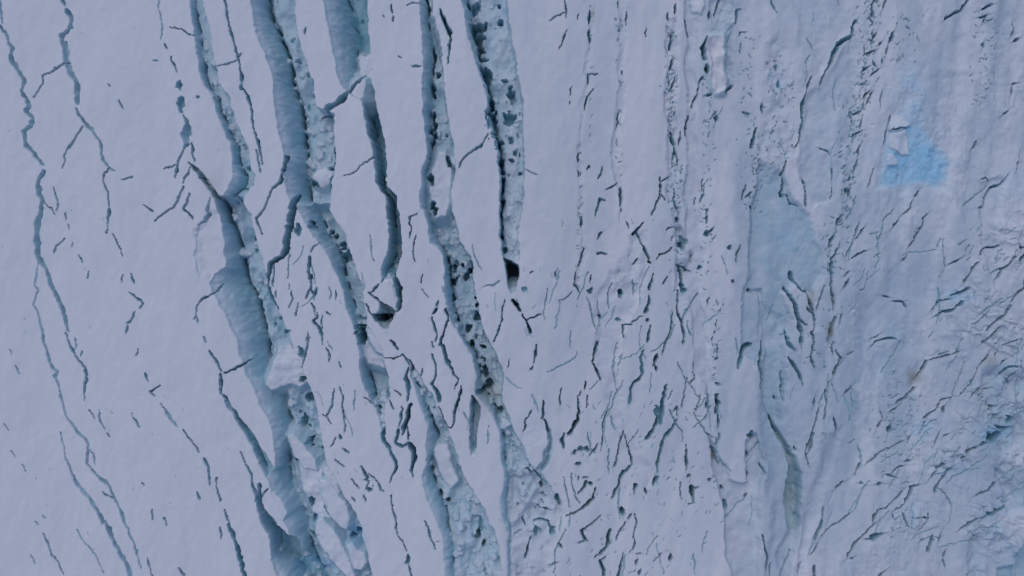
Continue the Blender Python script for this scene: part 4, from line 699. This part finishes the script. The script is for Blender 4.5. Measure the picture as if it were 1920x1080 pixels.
# faint blue tints in other bare spots
for cx, cy, rx, ry, s_ in ((1715, 175, 36, 60, 0.3), (1715, 300, 80, 70, 0.22), (585, 1068, 30, 18, 0.6), (664, 1004, 18, 22, 0.5), (1868, 815, 30, 18, 0.45), (1800, 556, 28, 14, 0.35), (1460, 155, 12, 14, 0.4), (1880, 955, 30, 12, 0.3), (1900, 1050, 40, 35, 0.15), (1860, 985, 20, 40, 0.2), (1895, 350, 25, 30, 0.2), (1690, 540, 60, 40, 0.10), (1650, 650, 40, 60, 0.10), (1565, 250, 30, 60, 0.10), (1790, 880, 40, 24, 0.14), (1700, 960, 40, 30, 0.10), (1730, 800, 30, 20, 0.3), (1480, 430, 50, 60, 0.12), (1885, 690, 30, 16, 0.3), (560, 975, 30, 40, 0.2), (1500, 20, 60, 30, 0.05), (1575, 640, 12, 25, 0.15)):
    w_ = win(cx - 2 * rx, cx + 2 * rx, cy - 2 * ry, cy + 2 * ry)
    g = np.exp(-((X[w_] - cx) / rx) ** 2 - ((Y[w_] - cy) / ry) ** 2)
    AQUA[w_] = np.maximum(AQUA[w_], np.clip(s_ * g * (1 + 0.7 * NM[w_]), 0, 1))
for cx, cy, rx, ry, s_ in ((1717, 708, 14, 12, 0.8), (1556, 620, 7, 16, 0.8), (1561, 560, 5, 14, 0.6), (1523, 560, 5, 20, 0.5), (1492, 940, 12, 30, 0.4), (1860, 680, 16, 14, 0.35), (400, 345, 20, 25, 0.2), (1340, 858, 6, 10, 0.5), (895, 60, 15, 40, 0.25), (912, 740, 25, 40, 0.35), (1113, 27, 3, 14, 0.4)):
    w_ = win(cx - 2 * rx, cx + 2 * rx, cy - 2 * ry, cy + 2 * ry)
    g = np.exp(-((X[w_] - cx) / rx) ** 2 - ((Y[w_] - cy) / ry) ** 2)
    DIRT_VIGNETTE[w_] = np.maximum(DIRT_VIGNETTE[w_], s_ * g * (1 + 0.4 * NM[w_]))

HZ = H0 + Z
HZ = np.clip(HZ, -260, 60)

# ================================================================ material: snow, bare ice, blue ice, silt
mat = bpy.data.materials.new('glacier_ice_and_snow')
mat.use_nodes = True
nt = mat.node_tree; N = nt.nodes; LK = nt.links
bs = N['Principled BSDF']
def attr(name):
    a = N.new('ShaderNodeAttribute'); a.attribute_name = name; return a.outputs['Fac']
def mix(fac, a, b):
    m = N.new('ShaderNodeMix'); m.data_type = 'RGBA'
    LK.new(fac, m.inputs[0])
    for s_, v in ((m.inputs[6], a), (m.inputs[7], b)):
        if isinstance(v, tuple): s_.default_value = (*v, 1)
        else: LK.new(v, s_)
    return m.outputs[2]
geo = N.new('ShaderNodeNewGeometry')
def noise(scale, detail=4):
    n = N.new('ShaderNodeTexNoise'); n.inputs['Scale'].default_value = scale; n.inputs['Detail'].default_value = detail
    LK.new(geo.outputs['Position'], n.inputs['Vector']); return n.outputs[0]
SNOW_A, SNOW_B = (0.82, 0.82, 0.865), (0.765, 0.775, 0.825)
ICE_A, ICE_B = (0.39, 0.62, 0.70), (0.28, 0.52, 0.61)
FIRN_A, FIRN_B = (0.49, 0.585, 0.67), (0.41, 0.51, 0.605)
AQ_A, AQ_B = (0.45, 0.75, 0.94), (0.29, 0.59, 0.80)
SILT_TINT = (0.30, 0.29, 0.25)
c = mix(noise(0.12), SNOW_A, SNOW_B)
c = mix(attr('firn'), c, mix(noise(0.25), FIRN_A, FIRN_B))
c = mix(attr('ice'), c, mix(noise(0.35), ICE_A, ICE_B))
c = mix(attr('aqua'), c, mix(noise(1.3), AQ_A, AQ_B))
c = mix(attr('dirt_tint'), c, SILT_TINT)  # silt, and the painted vignette carried in the same mask
LK.new(c, bs.inputs['Base Color'])
bs.inputs['Roughness'].default_value = 0.75
bs.inputs['Specular IOR Level'].default_value = 0.15
bp = N.new('ShaderNodeBump'); bp.inputs['Strength'].default_value = 0.25; bp.inputs['Distance'].default_value = 0.05
LK.new(noise(4.0, 6), bp.inputs['Height']); LK.new(bp.outputs[0], bs.inputs['Normal'])

# ================================================================ cut the survey into objects
def words_of(pts):
    L = sum(math.dist(a, b) for a, b in zip(pts[:-1], pts[1:]))
    ch = math.dist(pts[0], pts[-1])
    return L, ch / max(L, 1e-6)
LINES = [('left edge', [(-30, 0), (-30, 1080)]), ('grey crack', [(20, 80), (60, 300), (70, 400), (125, 620), (158, 750), (165, 860), (265, 1065)]),
 ('dotted cracks', [(305, 0), (345, 240), (300, 410), (290, 640), (320, 780), (390, 900), (450, 1040)]), ('winding crevasse', [(370, 0), (440, 270), (450, 430), (480, 600), (520, 740), (550, 900), (600, 1060)]),
 ('second trench', [(515, 0), (575, 270), (640, 450), (668, 600), (700, 740), (735, 880), (765, 1050)]), ('longest crevasse', [(805, 0), (825, 270), (860, 500), (905, 660), (935, 800), (985, 950), (1000, 1080)]),
 ('hole chain', [(910, 0), (955, 270), (960, 500), (990, 610), (1003, 680), (1020, 800), (1080, 960), (1120, 1040)]), ('bridged trench', [(1258, 0), (1262, 250), (1278, 450), (1275, 600), (1268, 770), (1288, 860), (1300, 1080)]),
 ('sunken band', [(1300, 0), (1305, 400), (1320, 640), (1345, 780), (1380, 940), (1395, 1080)]), ('smooth basin', [(1440, 0), (1450, 400), (1450, 700), (1470, 860), (1485, 960), (1480, 1080)]),
 ('rubble line', [(1640, 0), (1600, 250), (1565, 450), (1560, 620), (1545, 760), (1530, 1000), (1520, 1080)]), ('pale plain', [(1740, 0), (1740, 400), (1730, 700), (1700, 900), (1680, 1080)]), ('right edge', [(1960, 0), (1960, 1080)])]
def corridor(x, y):
    for k in range(len(LINES) - 1):
        if x < line_at(y, LINES[k + 1][1]):
            return k
    return len(LINES) - 2
ORD = 'first second third fourth fifth sixth seventh eighth ninth tenth eleventh twelfth thirteenth fourteenth fifteenth sixteenth seventeenth eighteenth nineteenth twentieth'.split()
faces_id = np.zeros((NY - 1, NX - 1), np.int32)
quad_z = np.stack([HZ[:-1, :-1], HZ[:-1, 1:], HZ[1:, :-1], HZ[1:, 1:]])
quad_i = np.stack([ID[:-1, :-1], ID[:-1, 1:], ID[1:, :-1], ID[1:, 1:]])
faces_id = np.take_along_axis(quad_i, quad_z.argmin(0)[None], 0)[0]
count = {int(k): int(v) for k, v in zip(*np.unique(faces_id, return_counts=True))}
cracks = [c_ for c_ in CR if c_[3] != 'pit' and count.get(c_[0], 0) >= 4]
cracks.sort(key=lambda c_: (THINGS[c_[0]]['label'] is None, -count.get(c_[0], 0)))
keep = cracks[:250]
lump = {c_[0] for c_ in cracks[250:]} | {c_[0] for c_ in CR if c_[3] != 'pit' and count.get(c_[0], 0) < 4 and THINGS[c_[0]]['label'] is None}
buckets = {}
for c_ in keep:
    if THINGS[c_[0]]['label']: continue
    p = c_[1]; mx = sum(q_[0] for q_ in p) / len(p); my = sum(q_[1] for q_ in p) / len(p)
    buckets.setdefault((corridor(mx, my), min(3, max(0, int(my // 270)))), []).append((my, c_))
def ordinal(n):
    return ORD[n] if n < 20 else 'twenty-' + ORD[n - 20]
for (k, b), items in buckets.items():
    items.sort(key=lambda t_: t_[0])
    for n_, (my, c_) in enumerate(items):
        L, st = words_of(c_[1])
        size = 'tiny' if L < 16 else 'short' if L < 32 else 'medium' if L < 60 else 'long'
        shape = 'straight' if st > 0.985 else 'curved' if st > 0.9 else 'crooked'
        tone = {'dark': 'dark', 'grey': 'grey', 'teal': 'blue', 'soft': 'faint'}[c_[3]]
        THINGS[c_[0]]['label'] = f"{size} {shape} {tone} crack, {ordinal(n_)} down {('top', 'upper', 'lower', 'bottom')[b]} quarter, between {LINES[k][0]} and {LINES[k + 1][0]}"
for i in lump:
    faces_id[faces_id == i] = RUBBLE
PITS = [c_[0] for c_ in CR if c_[3] == 'pit']
pit_owner = {}
for c_ in CR:
    if c_[3] != 'pit': continue
    i = c_[0]
    if count.get(i, 0) < 3:
        continue
    j, k = np.where(faces_id == i)
    ring = faces_id[max(j.min() - 2, 0):j.max() + 3, max(k.min() - 2, 0):k.max() + 3].ravel()
    own = [THINGS_BASE for THINGS_BASE in ((int(v) - 1) // 8 * 8 + 1 for v in ring if v > 0) if THINGS_BASE != i and THINGS_BASE in THINGS and THINGS[THINGS_BASE]['name'] in ('crevasse', 'shaft')]
    if own and len(own) > 0.3 * len(ring) - count[i] * 0.3:
        pit_owner[i] = max(set(own), key=own.count)

WXY = np.stack([(X - 960) * PX, (540 - Y) * PX, HZ * PX], -1).reshape(-1, 3).astype(np.float32)
ATT = {'ice': np.clip(ICE_SHADE, 0, 1).ravel(), 'firn': np.clip(FIRN, 0, 1).ravel(), 'aqua': np.clip(AQUA, 0, 1).ravel(), 'dirt_tint': np.clip(DIRT_VIGNETTE, 0, 1).ravel()}
jj, ii = np.meshgrid(np.arange(NY - 1), np.arange(NX - 1), indexing='ij')
v00 = (jj * NX + ii).ravel()
QUADS = np.stack([v00, v00 + NX, v00 + NX + 1, v00 + 1], -1)
fid = faces_id.ravel()
order = np.argsort(fid, kind='stable')
ids, starts = np.unique(fid[order], return_index=True)
ends = list(starts[1:]) + [len(fid)]
def mesh_object(name, quads, parent=None, origin=None):
    uv, inv = np.unique(quads, return_inverse=True)
    co = WXY[uv]
    o_ = np.array(origin if origin is not None else (0, 0, 0), np.float32)
    me = bpy.data.meshes.new(name)
    n = len(quads)
    me.vertices.add(len(uv)); me.vertices.foreach_set('co', (co - o_).ravel())
    me.loops.add(n * 4); me.loops.foreach_set('vertex_index', inv.ravel().astype(np.int32))
    me.polygons.add(n); me.polygons.foreach_set('loop_start', np.arange(0, n * 4, 4, dtype=np.int32))
    me.polygons.foreach_set('use_smooth', np.ones(n, bool))
    for k, v in ATT.items():
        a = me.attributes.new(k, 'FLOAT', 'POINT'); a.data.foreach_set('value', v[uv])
    me.materials.append(mat)
    me.update(calc_edges=True)
    ob = bpy.data.objects.new(name, me)
    S.collection.objects.link(ob)
    if parent is not None: ob.parent = parent
    else: ob.location = origin if origin is not None else (0, 0, 0)
    return ob
def centre(quads):
    c_ = WXY[np.unique(quads)]
    return tuple(float(v) for v in (*(0.5 * (c_[:, :2].min(0) + c_[:, :2].max(0))), c_[:, 2].min()))
def tag(ob, t):
    ob['label'] = t['label']; ob['category'] = t['cat']
    if t['group']: ob['group'] = t['group']
pits = {}
for c_ in CR:
    if c_[3] == 'pit' and c_[0] not in pit_owner and count.get(c_[0], 0) > 0:
        x, y = c_[1][0]
        pits.setdefault((corridor(x, y), min(3, max(0, int(y // 270)))), []).append((y, c_))
for (k, b), items in pits.items():
    items.sort(key=lambda t_: t_[0])
    for n_, (y, c_) in enumerate(items):
        THINGS[c_[0]]['label'] = f"{'small' if c_[2] < 12 else 'wide'} dark pit, {ordinal(n_)} down {('top', 'upper', 'lower', 'bottom')[b]} quarter, between {LINES[k][0]} and {LINES[k + 1][0]}"
FQ = {int(i): QUADS[order[a:b]] for i, a, b in zip(ids, starts, ends)}
g = mesh_object('glacier', FQ.pop(0))
g['kind'] = 'structure'; g['label'] = 'pale lavender snow and rough blue grey ice of a glacier seen from above'
roots = {}
for base, t in THINGS.items():
    if t['parts']:
        mine = [(n, FQ.pop(base + n)) for n in range(len(t['parts'])) if base + n in FQ]
        if not mine: continue
        org = centre(np.concatenate([q for _, q in mine]))
        r = bpy.data.objects.new(t['name'], None); r.location = org; r.empty_display_size = 0.5
        S.collection.objects.link(r); tag(r, t); roots[base] = (r, org)
        for n, q in mine:
            mesh_object(t['parts'][n], q, r, org)
for i, own in pit_owner.items():
    if i in FQ and own in roots:
        mesh_object('opening', FQ.pop(i), roots[own][0], roots[own][1])
for i, q in FQ.items():
    t = THINGS.get(i)
    if t is None: continue
    if t['label'] is None:
        t['label'] = 'small dark pit in the snow, a few paces across'
    ob = mesh_object(t['name'], q, None, centre(q))
    if i == RUBBLE: ob['kind'] = 'stuff'
    tag(ob, t)
print('verts', len(WXY), 'objects', len(S.objects), 'cracks', len(cracks), 'pits', len(PITS), len(pit_owner))
